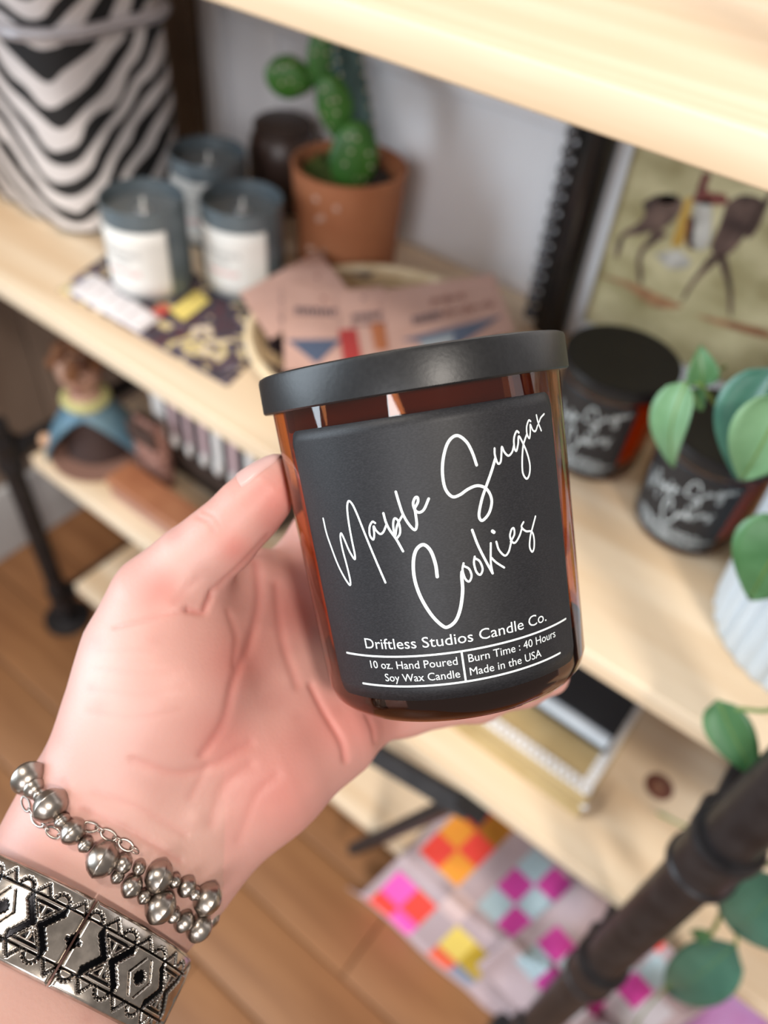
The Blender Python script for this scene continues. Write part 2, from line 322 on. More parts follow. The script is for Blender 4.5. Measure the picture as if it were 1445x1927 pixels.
def make_candle(label, group):
    t = thing('jar_candle', (0, 0, 0), label, 'candle', group)
    w = .0026
    out = [(.0, 0), (RB - .006, 0), (RB - .0028, .0008), (RB - .0008, .0028), (rad(.006), .006), (rad(.03), .03), (rad(.06), .06), (RT, HJ), (RT, HJ + .0015)]
    inn = [(RT - w, HJ + .0015), (rad(.06) - w, .06), (rad(.03) - w, .03), (rad(.0155) - w, .0155)]
    MB().lathe(out[1:] + inn, n=96).build('glass_jar', AMBER, t)
    MB().lathe([(RB - .0062, .00025), (RB - .0030, .00105), (RB - .00105, .0030), (rad(.006) - .0002, .006), (rad(.0155) - .0002, .0148)], n=96).build('thick_glass_base', GBASE, t)
    MB().lathe([(rad(.0158) - w - .0002, .0158), (rad(.068) - w - .0002, .0678), (rad(.068) - w - .003, .0684), (.004, .0684)], n=64).build('wax', WAX, t)
    wk = MB().tube([(0, 0, .068), (.0006, 0, .074), (.0015, .0003, .0785)], .0010, 8).build('wick', mat('wick', (.7, .65, .55), .8), t)
    MB().lathe([(.004, HJ - .0062), (RT - w - .0012, HJ - .0062), (RT - w - .0006, HJ - .0056), (RT - w - .0006, HJ + .0005)], n=64).build('headspace_shade_plug', mat('headspace_shade', (.075, .03, .018), .6), t)  # unseen plug added under the lid, coloured dark for the shaded headspace
    b = .0008
    MB().lathe([(RT + .0004, HJ - .0006), (RL - .0004, HJ - .0006), (RL, HJ - .0002), (RL, HJ + HL - b * 1.6), (RL - b * .35, HJ + HL - b * .5), (RL - b * 1.4, HJ + HL), (RL - .003, HJ + HL - .0003), (.006, HJ + HL - .0003)], n=128).build('lid', LIDM, t)
    # label with rounded corners
    ta, tb, ha, hb, cr = -.965, .992, .0076, .0752, .0032
    NU, NV = 80, 24; P = []
    for i in range(NU + 1):
        th = ta + (tb - ta) * i / NU; e = min(i, NU - i) / NU * (tb - ta) * .037
        ins = 0 if e >= cr else cr - math.sqrt(max(0, cr * cr - (cr - e) ** 2))
        P.append([onjar(th, ha + ins + (hb - ha - 2 * ins) * j / NV, .00012) for j in range(NV + 1)])
    lo = MB().grid(P).build('label', LABEL, t)
    m = lo.modifiers.new('thick', 'SOLIDIFY'); m.thickness = .0001; m.offset = -1
    mb = MB()
    for k, pts in STROKES.items():
        sp = spline([(a / 1000, h / 1e5) for a, h in pts], 7) if len(pts) > 2 else [np.array((a / 1000, h / 1e5)) for a, h in pts]
        ribbon(mb, sp, WID.get(k, .25) * 1e-3 * .97, .00018 + .000004 * (len(mb.v) % 7))
    mb.build('script_lettering', PRINT, lo, smooth=False, root=t, fix=False)
    mb = MB()
    for (a0, a1, h) in ((-.809, .909, .01885), (-.700, .796, .0113)):
        ribbon(mb, [(a0 + (a1 - a0) * i / 40, h) for i in range(41)], .00024, .0002)
    ribbon(mb, [(.049, .0186), (.049, .015), (.049, .0115)], .00024, .00021)
    text_on(mb, 'Driftless Studios Candle Co.', -.610, .690, .0208, .00262, .0002)
    text_on(mb, '10 oz. Hand Poured', -.598, .014, .01575, .00195, .0002)
    text_on(mb, 'Soy Wax Candle', -.497, .018, .01255, .00195, .0002)
    text_on(mb, 'Burn Time : 40 Hours', .086, .764, .0159, .00195, .0002)
    text_on(mb, 'Made in the USA', .084, .610, .01262, .00195, .0002)
    mb.build('small_print', PRINT, lo, smooth=False, root=t, fix=False)
    return t
hero = make_candle('amber glass candle with black lid and label held in the hand', 'black labelled amber jar candles')
JM = np.array([[0.987, 0.04058, -0.15554], [-0.14862, -0.13828, -0.97918], [-0.06124, 0.98956, -0.13045]]); JC = np.array([0.02075, 0.04624, 0.22224])
WM = W2 @ JM; wc = c2w(JC)
for (x, y, rz, lb) in ((-.128, .473, -.12, 'black lidded jar candle on the shelf, farther one beside the picture'), (-.042, .452, -.16, 'black lidded jar candle on the shelf, nearer one behind plant leaves')):
    o = copy_tree(hero); o.location = (x, y, S2); o.rotation_euler = (0, 0, rz); o['label'] = lb
hero.matrix_world = Matrix([[*WM[0], wc[0]], [*WM[1], wc[1]], [*WM[2], wc[2]], [0, 0, 0, 1]])

# ---------------------------------------------------------------- hand (signed distance field in camera space, meshed with surface nets)
def cone_sd(P, a, b, ra, rb):
    ba = b - a; l2 = ba @ ba; h = np.clip(((P - a) @ ba) / l2, 0, 1)
    return np.linalg.norm(P - a - h[:, None] * ba, axis=1) - (ra + (rb - ra) * h)
def smin(a, b, k):
    h = np.maximum(k - np.abs(a - b), 0) / k; return np.minimum(a, b) - h * h * k * .25
def chain(P, pts, k=.004):
    d = None
    for i in range(len(pts) - 1):
        (x, y, z, r), (X, Y_, Z, R) = pts[i], pts[i + 1]
        e = cone_sd(P, pc(x, y, z), pc(X, Y_, Z), r, R); d = e if d is None else smin(d, e, k)
    return d
UP = np.array((.36, -.71, .60)); UP /= np.linalg.norm(UP); WC = pc(215, 1610, .220)
WD = np.array((.89, .455, 0)); WD -= UP * (WD @ UP); WD /= np.linalg.norm(WD); TK = np.cross(WD, UP); TK = TK if TK[2] < 0 else -TK
def arm_chain(o, r0, r1, hx, hy, hz, r2):
    w = WC + WD * o; e = w - UP * .14 + WD * o * .4; return [(e, r0), (w, r1), (pc(hx, hy, hz), r2)]
ARM = [arm_chain(-.0105, .0215, .0175, 240, 1450, .224, .017), arm_chain(0, .0225, .0185, 300, 1440, .230, .018), arm_chain(.0105, .0215, .0175, 360, 1500, .230, .017)]
HAND = dict(
 arm=None,
 palm=[[(215, 1480, .222, .0185), (272, 1330, .221, .0190), (298, 1215, .221, .0175), (318, 1130, .221, .0128)],
       [(330, 1420, .226, .016), (355, 1290, .224, .018), (360, 1190, .226, .014)],
       [(250, 1540, .232, .014), (470, 1200, .243, .012), (610, 1010, .264, .0105)],
       [(270, 1560, .234, .014), (540, 1260, .252, .012), (690, 1110, .272, .0105)],
       [(290, 1580, .234, .014), (580, 1330, .254, .0125), (735, 1220, .272, .010)],
       [(350, 1600, .226, .0165), (500, 1450, .234, .0178), (625, 1372, .246, .0135), (655, 1350, .252, .0115)],
       [(470, 1080, .240, .008), (420, 1180, .236, .010)], [(390, 1390, .230, .0135), (490, 1300, .241, .013), (590, 1210, .256, .011)]],
 thumb=[[(300, 1122, .220, .0122), (360, 1060, .218, .0098), (417, 1013, .2165, .0090), (470, 958, .2155, .0082), (505, 921, .2155, .0068), (526, 897, .2165, .0058)]],
 f1=[[(610, 1010, .264, .0100), (740, 930, .270, .0090), (880, 890, .266, .0082), (985, 880, .247, .0072)]],
 f2=[[(690, 1110, .272, .0100), (820, 1060, .276, .0092), (950, 1030, .266, .0082), (1030, 1020, .247, .0072)]],
 f3=[[(735, 1220, .272, .0098), (850, 1180, .276, .0088), (970, 1150, .268, .0080), (1045, 1140, .248, .0070)]],
 f4=[[(655, 1350, .252, .0108), (760, 1333, .262, .0086), (900, 1312, .266, .0078), (985, 1286, .258, .0070), (1034, 1272, .250, .0062)]])
def jar_sd(P):
    q = (P - JC) @ JM; r = np.hypot(q[:, 0], q[:, 1]); h = q[:, 2]
    dr = r - np.clip(RB + (RT - RB) * h / HJ, 0, 1); dh = np.maximum(-h, h - (HJ + HL))
    return np.where((dr > 0) & (dh > 0), np.hypot(np.maximum(dr, 0), np.maximum(dh, 0)), np.maximum(dr, dh))
def hand_sd(P):
    arm = None
    for c in ARM:
        e = smin(cone_sd(P, c[0][0], c[1][0], c[0][1], c[1][1]), cone_sd(P, c[1][0], c[2][0], c[1][1], c[2][1]), .012); arm = e if arm is None else smin(arm, e, .012)
    palm = arm
    for c in HAND['palm']: palm = smin(palm, chain(P, c, .010), .013)
    th = chain(P, HAND['thumb'][0], .005); d = smin(palm, th, .006)
    for k in ('f1', 'f2', 'f3', 'f4'): d = smin(d, chain(P, HAND[k][0], .004), .005)
    j = .0004 - jar_sd(P); h = np.maximum(.0015 - np.abs(d - j), 0) / .0015
    return np.maximum(d, j) + h * h * .0015 * .25
def surface_nets(lo, hi, vox, sd):
    lo = np.array(lo); n = (np.ceil((np.array(hi) - lo) / vox / 4).astype(int)) * 4
    nc = n // 4; gx = [np.arange(nc[i]) * vox * 4 + vox * 1.5 + lo[i] for i in range(3)]
    G = np.stack(np.meshgrid(*gx, indexing='ij'), -1).reshape(-1, 3)
    cs = sd(G).reshape(nc).astype(np.float32)
    fine = np.repeat(np.repeat(np.repeat(cs, 4, 0), 4, 1), 4, 2)
    idx = np.argwhere(np.abs(fine) < vox * 6.5)
    fine[tuple(idx.T)] = np.concatenate([sd(lo + ch * vox) for ch in np.array_split(idx.astype(np.float64), 8)])
    s = fine < 0; V = fine
    cell = np.zeros(n - 1, np.int8)
    for dx in (0, 1):
        for dy in (0, 1):
            for dz in (0, 1): cell += s[dx:n[0] - 1 + dx, dy:n[1] - 1 + dy, dz:n[2] - 1 + dz]
    act = np.argwhere((cell > 0) & (cell < 8)); ids = -np.ones(n - 1, np.int64); ids[tuple(act.T)] = np.arange(len(act))
    acc = np.zeros((len(act), 3)); cnt = np.zeros(len(act))
    cor = [np.array((a, b, c)) for a in (0, 1) for b in (0, 1) for c in (0, 1)]
    for a in cor:
        for ax in range(3):
            if a[ax]: continue
            b = a.copy(); b[ax] = 1
            va = V[tuple((act + a).T)].astype(float); vb = V[tuple((act + b).T)].astype(float); m = (va < 0) != (vb < 0)
            t = np.where(m, va / np.where(m, va - vb, 1), 0); p = a + t[:, None] * (b - a)
            acc += np.where(m[:, None], p, 0); cnt += m
    verts = lo + (act + acc / cnt[:, None]) * vox
    faces = []
    for ax in range(3):
        u, w = [(1, 2), (2, 0), (0, 1)][ax]
        sl = [slice(None)] * 3; sh = [slice(None)] * 3; sl[ax] = slice(0, -1); sh[ax] = slice(1, None)
        A = s[tuple(sl)]; Bq = s[tuple(sh)]; e = np.argwhere(A != Bq); e = e[(e[:, u] > 0) & (e[:, w] > 0) & (e[:, u] < n[u] - 1) & (e[:, w] < n[w] - 1)]
        flip = A[tuple(e.T)]; eu = np.zeros(3, int); eu[u] = 1; ew = np.zeros(3, int); ew[w] = 1
        q = np.stack([ids[tuple((e - eu - ew).T)], ids[tuple((e - ew).T)], ids[tuple(e.T)], ids[tuple((e - eu).T)]], 1)
        q[~flip] = q[~flip][:, ::-1]; q = q[(q >= 0).all(1)]; faces.append(q)
    return verts, np.concatenate(faces)
def hgrad(P, e=3e-4):
    g = np.stack([hand_sd(P + d) - hand_sd(P - d) for d in np.eye(3) * e], 1); return g / (np.linalg.norm(g, axis=1)[:, None] + 1e-12)
hv, hf = surface_nets((-.168, -.035, .102), (.072, .226, .292), .00075, hand_sd)
for it in range(1):                              # settle vertices on the true surface
    hv -= hgrad(hv) * hand_sd(hv)[:, None]
hn = hgrad(hv)
px = hv[:, :2] / hv[:, 2:] * F + np.array([722.5, 963.5])
def near(poly):
    d = np.full(len(px), 1e9); P = np.array(spline(poly, 5)) if len(poly) > 2 else np.array(poly, float)
    for a, b in zip(P[:-1], P[1:]):
        ba = b - a; h = np.clip(((px - a) @ ba) / (ba @ ba + 1e-9), 0, 1); d = np.minimum(d, np.linalg.norm(px - a - h[:, None] * ba, axis=1))
    return d
front = np.clip(-hn[:, 2] * 2.2, 0, 1)
CREASE = [  # pixel polyline, half width (px), depth (mm)
 ([(398, 1118), (388, 1140), (380, 1152), (352, 1148)], 6, 1.0), ([(352, 1148), (310, 1158), (262, 1170), (215, 1180)], 5, .35), ([(400, 1112), (450, 1068), (505, 1010)], 6, .5),
 ([(482, 1060), (488, 1130), (470, 1210), (440, 1280), (420, 1360), (380, 1420)], 9, .7), ([(430, 1150), (445, 1200), (440, 1250)], 7, .35),
 ([(585, 1290), (610, 1340), (642, 1395), (650, 1430)], 7, .9), ([(690, 1345), (702, 1374), (705, 1395)], 5, .6), ([(520, 1100), (530, 1200), (560, 1290)], 9, .5),
 ([(250, 1430), (330, 1455), (400, 1440), (470, 1400)], 10, .45), ([(150, 1520), (240, 1560), (340, 1620)], 7, .4), ([(175, 1490), (260, 1520), (350, 1570)], 7, .3),
 ([(400, 1550), (420, 1480), (470, 1440)], 12, .4), ([(450, 1580), (480, 1500), (520, 1460)], 10, .3), ([(360, 1500), (390, 1440)], 9, .3),
 ([(372, 972), (392, 982), (402, 1000)], 5, .35), ([(382, 962), (402, 972), (412, 990)], 4, .3), ([(330, 1130), (350, 1110), (372, 1090)], 9, .25),
 ([(180, 1260), (260, 1265), (340, 1255)], 6, .12), ([(170, 1300), (270, 1305), (350, 1290)], 6, .12), ([(165, 1340), (260, 1350), (340, 1335)], 6, .12), ([(190, 1225), (290, 1225)], 5, .12)]
dis = np.zeros(len(px)); cre = np.zeros(len(px))
for poly, w, dep in CREASE:
    g = np.exp(-(near(poly) / w) ** 2); dis += g * dep * .85e-3; cre = np.maximum(cre, g * min(dep, 1) * .8)
BUMP = [((300, 1300), 90, .9), ((460, 1480), 60, .8), ((560, 1400), 45, .6), ((330, 1140), 26, .6), ((420, 1540), 22, .5), ((370, 1540), 18, .5), ((545, 1180), 30, .5), ((500, 1240), 30, .4)]
for (cx, cy), w, dep in BUMP: dis -= np.exp(-((px[:, 0] - cx) ** 2 + (px[:, 1] - cy) ** 2) / w ** 2) * dep * 1e-3
hv2 = hv - hn * (dis * front)[:, None]
inside = jar_sd(hv2) < .0003
hv2[inside] = hv[inside]
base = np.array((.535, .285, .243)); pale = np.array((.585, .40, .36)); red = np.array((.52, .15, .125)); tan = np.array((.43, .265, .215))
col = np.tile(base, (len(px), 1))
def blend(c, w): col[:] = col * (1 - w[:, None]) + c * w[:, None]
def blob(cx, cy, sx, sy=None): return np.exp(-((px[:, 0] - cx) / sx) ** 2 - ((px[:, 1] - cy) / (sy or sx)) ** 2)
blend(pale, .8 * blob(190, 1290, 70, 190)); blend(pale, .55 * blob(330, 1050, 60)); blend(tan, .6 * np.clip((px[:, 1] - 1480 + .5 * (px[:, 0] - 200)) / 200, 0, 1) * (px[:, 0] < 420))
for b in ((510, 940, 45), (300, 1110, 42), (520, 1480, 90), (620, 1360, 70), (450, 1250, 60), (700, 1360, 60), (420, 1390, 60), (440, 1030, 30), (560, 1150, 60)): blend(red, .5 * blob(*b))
blend(red, .6 * cre * front)  # natural crease redness, deepened to add shading in the folds
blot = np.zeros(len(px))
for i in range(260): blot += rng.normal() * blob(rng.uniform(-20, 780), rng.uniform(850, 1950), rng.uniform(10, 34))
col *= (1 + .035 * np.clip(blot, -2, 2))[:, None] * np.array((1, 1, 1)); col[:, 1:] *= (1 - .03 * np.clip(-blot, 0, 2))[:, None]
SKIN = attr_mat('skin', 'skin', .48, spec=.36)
bs = SKIN.node_tree.nodes['Principled BSDF']; bs.inputs['Subsurface Weight'].default_value = .25; bs.inputs['Subsurface Radius'].default_value = (.0042, .0016, .0009); bs.inputs['Subsurface Scale'].default_value = .9
nt = SKIN.node_tree; tc = node(nt, 'ShaderNodeTexCoord'); vo = node(nt, 'ShaderNodeTexNoise'); vo.inputs['Scale'].default_value = 900; vo.inputs['Detail'].default_value = 3
bp = node(nt, 'ShaderNodeBump'); bp.inputs['Strength'].default_value = .14; bp.inputs['Distance'].default_value = .0004
nt.links.new(tc.outputs['Object'], vo.inputs[0]); nt.links.new(vo.outputs[0], bp.inputs['Height']); nt.links.new(bp.outputs[0], bs.inputs['Normal'])
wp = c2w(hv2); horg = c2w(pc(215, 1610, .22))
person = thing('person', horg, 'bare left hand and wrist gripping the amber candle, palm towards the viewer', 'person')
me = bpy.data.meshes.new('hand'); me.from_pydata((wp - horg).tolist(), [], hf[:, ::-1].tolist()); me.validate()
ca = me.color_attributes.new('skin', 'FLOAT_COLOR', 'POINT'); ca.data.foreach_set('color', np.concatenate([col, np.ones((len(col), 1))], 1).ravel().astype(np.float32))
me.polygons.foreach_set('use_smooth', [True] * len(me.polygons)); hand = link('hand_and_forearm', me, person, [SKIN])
bm = bmesh.new(); bm.from_mesh(me); bmesh.ops.recalc_face_normals(bm, faces=bm.faces); bm.to_mesh(me); bm.free()
# thumb nail
def on_hand(x, y, z0=.17, z1=.30):
    r = pc(x, y, 1.0); z = z0; 
    for _ in range(80):
        d = hand_sd((r * z)[None])[0]
        if d < 1e-5: return r * z
        z += d * .8
        if z > z1: return None
    return r * z
nail_c = pc(495, 893, .2135); ax_ = pc(528, 850, .216) - pc(462, 920, .2135); ax_ /= np.linalg.norm(ax_)
nn = np.array((-.74, -.62, .05)); nn -= ax_ * (nn @ ax_); nn /= np.linalg.norm(nn); sd_ = np.cross(ax_, nn)
P = []
for i in range(13):
    u = -1 + 2 * i / 12; row = []
    wv = .0050 * (1 - abs(u) ** 4 * .45)
    for j in range(11):
        w = -1 + 2 * j / 10; p = nail_c + ax_ * u * .0068 + sd_ * w * wv
        for _ in range(5): p = p - hgrad(p[None])[0] * (hand_sd(p[None])[0] - .00035 * (1 - abs(w) ** 6))
        row.append(c2w(p))
    P.append(row)
MB().grid(P).build('thumb_nail', mat('nail', (.58, .36, .33), .35, 0, .4), person)

# ---------------------------------------------------------------- wide silver panel bracelet
AX = WC - UP * .0238 - WD * .0008; up_, wd, tk = UP, WD, TK
EA, EB = .0322, .0262
ta_ = np.linspace(0, 2 * PI, 2001); ex = EA * np.sin(ta_); ey = EB * np.cos(ta_); arc = np.concatenate([[0], np.cumsum(np.hypot(np.diff(ex), np.diff(ey)))]); CIR = arc[-1]
def band(s, h, off):                             # s arc length from the front centre (+ to the right), h along the arm
    t_ = np.interp(np.mod(s, CIR), arc, ta_); x = EA * np.sin(t_); y = EB * np.cos(t_)
    nx = np.sin(t_) / EA; ny = np.cos(t_) / EB; l = np.hypot(nx, ny)
    return AX + (x + off * nx / l)[..., None] * wd + (y + off * ny / l)[..., None] * tk + np.asarray(h)[..., None] * up_
def seg(u, v, a, b):
    d = np.array(b) - np.array(a); t_ = np.clip(((u - a[0]) * d[0] + (v - a[1]) * d[1]) / (d @ d), 0, 1)
    return np.hypot(u - a[0] - t_ * d[0], v - a[1] - t_ * d[1]), t_ * np.hypot(*d)
def motif(u, v, L):                              # 1 = dark recess; u in [-L/2, L/2] mm, v in [-13.5, 13.5] mm
    a = np.abs(u); b = np.abs(v); m = np.zeros(u.shape)
    def put(c): m[c] = 1
    put(np.abs(b - 7.5) < .30)
    hx = L / 4
    w = (b - .7) / 5.6                               # hourglass triangles
    tri = (b > 1.2) & (b < 6.6) & (np.abs(a - hx) < (b - .8) * .80)
    put(tri & (np.abs(a - hx) > .55) & (b < 4.9) & (np.abs(a - hx) < (b - .8) * .80 - .9))
    put((b > 5.5) & (b < 6.2) & (np.abs(a - hx) < (b - .8) * .80))
    put((b > 1.6) & (b < 6.2) & (np.abs(np.abs(a - hx) - (b - .8) * .80) < .22))
    for sx in (-1, 1):                               # toothed chevron arms
        d, l = seg(a, b, (hx + sx * 1.5, .1), (hx + sx * 5.6, 5.2)); d2, l2 = seg(a, b, (hx + sx * 5.6, 5.2), (hx + sx * 5.9, 6.4))
        tooth = .35 * (np.abs(np.mod(l, 1.3) / 1.3 - .5) * 2)
        put((d < .95 + tooth)); put(d2 < .85)
    put((a < 1.2) & (b < 2.0)); put((a < 2.0) & (b < 1.2)); put(a + b < 2.5)          # star
    put((np.abs(a + b * .62 - 4.6) < .28) & (b < 5.6))
    put((np.abs(a - L / 2) < .75) & (b < 2.5)); put((np.abs(a - L / 2) < 2.6) & (b < .75)); put((np.abs(a - L / 2) < 1.5) & (b < 1.4))
    k = np.mod(u + 3.2, 12.8) - 6.4                   # half suns and triangles along both rims
    r = np.hypot(k, b - 7.9); an = np.arctan2(b - 7.9, k)
    put((b > 7.8) & (np.abs(r - 2.1) < .25)); put((b > 7.8) & (r > 2.0) & (r < 3.0) & (np.mod(an * 7 / PI * 1.0, 1) < .5))
    k2 = np.mod(u + 9.6, 12.8) - 6.4; e = np.abs(np.abs(k2) * 1.35 + (b - 7.9) - 3.0)
    put((b > 7.8) & (e < .45) & (np.abs(k2) < 2.4)); put((b > 7.8) & (e < 1.3) & (np.abs(k2) * 1.35 + (b - 7.9) > 3.0) & (np.mod((np.abs(k2) - b) * 1.1, 1) < .5) & (b < 11.6))
    return m
CUFF = attr_mat('antique_silver', 'inlay', .24, metal=1)
nt = CUFF.node_tree; bb = nt.nodes['Principled BSDF']; va = [n for n in nt.nodes if n.bl_idname == 'ShaderNodeVertexColor'][0]
nz = node(nt, 'ShaderNodeTexNoise'); nz.inputs['Scale'].default_value = 260; nz.inputs['Detail'].default_value = 5; tcc = node(nt, 'ShaderNodeTexCoord'); nt.links.new(tcc.outputs['Object'], nz.inputs[0])
mr = node(nt, 'ShaderNodeMapRange'); mr.inputs[1].default_value = .35; mr.inputs[2].default_value = .65; mr.inputs[3].default_value = .62; mr.inputs[4].default_value = 1.0; nt.links.new(nz.outputs[0], mr.inputs[0])
mm = node(nt, 'ShaderNodeMix', data_type='RGBA', blend_type='MULTIPLY'); mm.inputs['Factor'].default_value = 1
nt.links.new(va.outputs[0], mm.inputs['A']); nt.links.new(mr.outputs[0], mm.inputs['B']); nt.links.new(mm.outputs['Result'], bb.inputs['Base Color'])
bp = node(nt, 'ShaderNodeBump'); bp.inputs['Strength'].default_value = .10; bp.inputs['Distance'].default_value = .0005; nt.links.new(nz.outputs[0], bp.inputs['Height']); nt.links.new(bp.outputs[0], bb.inputs['Normal'])
cuff = thing('panel_bracelet', c2w(AX), 'wide antique silver stretch bracelet of stamped panels on the wrist', 'bracelet')
NPAN = 5; LP = CIR / NPAN; GAP = .0005; S0 = .0050; HW = 9.9; SCL = 13.5 / HW
for k in range(NPAN):
    s0 = S0 + k * LP; fine = k in (0, NPAN - 1)
    nu, nv = (230, 140) if fine else (40, 12)
    U, V = np.meshgrid(np.linspace(-1, 1, nu + 1), np.linspace(-1, 1, nv + 1), indexing='ij')
    um, vm = U * (LP - GAP) / 2 * 1000, V * HW
    d = motif(um * SCL, vm * SCL, LP * 1000 * SCL) if fine else np.zeros(U.shape)
    ds = d.copy()
    for _ in range(1):
        pd = np.pad(ds, 1, mode='edge'); ds = (pd[1:-1, 1:-1] * 2 + pd[:-2, 1:-1] + pd[2:, 1:-1] + pd[1:-1, :-2] + pd[1:-1, 2:]) / 6
    edge = np.minimum((1 - np.abs(U)) * LP * 500, (1 - np.abs(V)) * HW)          # mm from the rim
    off = .0016 - .00055 * ds - .0009 * np.clip(1 - edge / 1.0, 0, 1) ** 2 - .0005 * np.clip((np.abs(vm) * SCL - 9) / 4.5, 0, 1) ** 2 + .0002 * (np.abs(vm) * SCL < 7.2)
    Q = c2w(band(s0 + LP / 2 + um / 1000, vm / 1000, off).reshape(-1, 3))
    inner = c2w(band(s0 + LP / 2 + um / 1000, vm / 1000, np.full(U.shape, -.0006)).reshape(-1, 3))
    Nn = (nu + 1) * (nv + 1); idx = np.arange(Nn).reshape(nu + 1, nv + 1)
    f1 = np.stack([idx[:-1, :-1], idx[1:, :-1], idx[1:, 1:], idx[:-1, 1:]], -1).reshape(-1, 4)
    rim = list(idx[:, 0]) + list(idx[-1, 1:]) + list(idx[-2::-1, -1]) + list(idx[0, -2:0:-1])
    f3 = [(rim[i], rim[(i + 1) % len(rim)], rim[(i + 1) % len(rim)] + Nn, rim[i] + Nn) for i in range(len(rim))]
    me = bpy.data.meshes.new('panel'); org = c2w(AX)
    me.from_pydata((np.concatenate([Q, inner]) - org).tolist(), [], f1.tolist() + (f1[:, ::-1] + Nn).tolist() + f3)
    cc = np.ones((2 * Nn, 4)); dd = ds.reshape(-1)[:, None]; cc[:Nn, :3] = np.array((.60, .535, .475)) * (1 - dd) + np.array((.012, .012, .014)) * dd; cc[Nn:, :3] = (.5, .46, .42)
    ca = me.color_attributes.new('inlay', 'FLOAT_COLOR', 'POINT'); ca.data.foreach_set('color', cc.ravel().astype(np.float32))
    bm = bmesh.new(); bm.from_mesh(me); bmesh.ops.recalc_face_normals(bm, faces=bm.faces); bm.to_mesh(me); bm.free()
    me.polygons.foreach_set('use_smooth', [True] * len(me.polygons)); me.set_sharp_from_angle(angle=math.radians(50)); link('panel', me, cuff, [CUFF])

# ---------------------------------------------------------------- bead bracelet and fine chain
def bead_mesh(ridge):
    prof = [(.0015, -.82), (.5, -.74), (.78, -.5), (.95, -.2), (1.0, -.06), (1.02 if ridge else 1.0, 0), (1.0, .06), (.95, .2), (.78, .5), (.5, .74), (.0015, .82)]
    b = MB(); b.lathe(prof, (0, 0, 0), 24); return b
beads = thing('bead_bracelet', c2w(pc(215, 1610, .22)), 'double strand bracelet of round antique silver beads on the wrist', 'bracelet')
bo = ORG[beads]
MESH = {}
for kd in (0, 1):
    o = bead_mesh(kd).build('bead', SILVER, beads, root=floor if False else None); 
    # meshes are unit sized around the origin: rebuild without the offset
    bpy.data.objects.remove(o); ORG[None] = np.zeros(3)
    me = bpy.data.meshes.new('bead'); b = bead_mesh(kd); me.from_pydata(b.v, [], b.f); me.materials.append(SILVER)
    me.polygons.foreach_set('use_smooth', [True] * len(me.polygons)); me.set_sharp_from_angle(angle=math.radians(60)); MESH[kd] = me
def place_bead(cp, r, dirc, kd):
    o = bpy.data.objects.new('bead', MESH[kd]); C.objects.link(o); o.parent = beads
    z = np.array(dirc, float); z /= np.linalg.norm(z); x = np.cross(z, (0, 0, 1.)); x /= np.linalg.norm(x) + 1e-9; y = np.cross(z, x)
    Mw = np.stack([W2 @ x, W2 @ y, W2 @ z], 1) * r; p = c2w(cp) - bo
    o.matrix_local = Matrix([[*Mw[0], p[0]], [*Mw[1], p[1]], [*Mw[2], p[2]], [0, 0, 0, 1]])
STR1 = [(56, 1465, 30, 1), (66, 1484, 19, 0), (77, 1498, 13, 0), (96, 1516, 31, 1), (117, 1545, 14, 0), (138, 1566, 23, 0), (161, 1590, 14, 0), (193, 1618, 31, 1), (232, 1626, 17, 0), (262, 1634, 13, 0),
        (299, 1650, 27, 1), (329, 1658, 12, 0), (351, 1669, 18, 0), (366, 1681, 12, 0), (390, 1692, 27, 1)]
STR2 = [(221, 1650, 13, 0), (248, 1669, 20, 0), (271, 1688, 13, 0), (302, 1707, 29, 1), (326, 1723, 13, 0), (345, 1733, 19, 0), (374, 1745, 24, 1)]
for S in (STR1, STR2):
    pts = []
    for (x, y, r, kd) in S:
        r *= 1.12; rr = r / F * .2; p = on_hand(x, y)
        z = .2185 if p is None else min(.2185, p[2] - rr * .55)
        pts.append((pc(x, y, z), r / F * z, kd))
    Zs = np.array([p[0][2] for p in pts]); Zs = np.convolve(np.pad(Zs, 1, mode='edge'), [.25, .5, .25], 'valid')
    for i, (p, r, kd) in enumerate(pts):
        q = pc(S[i][0], S[i][1], min(Zs[i], p[2] + .001)); a = pts[max(i - 1, 0)][0]; b = pts[min(i + 1, len(pts) - 1)][0]
        place_bead(q, r, b - a, kd)
    e0, e1 = pts[0][0], pts[-1][0]                    # round the back of the wrist
    if S is STR1:
        for i in range(1, 15):
            a = i / 15; m_ = e1 * (1 - a) + e0 * a; q = m_ + np.array((0, 0, .0255 * math.sin(a * PI) ** .7)); r = (.0022, .0034, .0019)[i % 3]
            place_bead(q, r, e0 - e1, 0)
    else:
        for i in range(1, 12):
            a = i / 12; m_ = e1 * (1 - a) + pts[0][0] * a; q = m_ + np.array((.002, .004, .0275 * math.sin(a * PI) ** .7)); place_bead(q, (.0022, .0032)[i % 2], e0 - e1, 0)
chain_t = thing('chain_bracelet', c2w(pc(160, 1560, .205)), 'fine silver cable chain looped beside the bead bracelet', 'bracelet')
CH = spline([(42, 1502), (58, 1530), (84, 1556), (108, 1572), (140, 1568), (165, 1552), (205, 1572), (240, 1592), (270, 1612)], 30)
CH = [np.array(p) for p in CH]; L = 0; last = CH[0]; k = 0
LM = MB(); LM.tube([(math.cos(a) * 1.0, math.sin(a) * .42, 0) for a in np.linspace(0, 2 * PI, 25)], .11, 6, False); 
lme = bpy.data.meshes.new('link'); lme.from_pydata([tuple(v) for v in LM.v], [], LM.f); lme.materials.append(SILVER); lme.polygons.foreach_set('use_smooth', [True] * len(lme.polygons))
def chain_pt(p):
    h = on_hand(*p); return pc(p[0], p[1], (.2185 if h is None else h[2]) - .0006)
sidx = [0]
for i in range(1, len(CH)):
    if np.linalg.norm(CH[i] - CH[sidx[-1]]) > (24 if len(sidx) % 2 else 13): sidx.append(i)
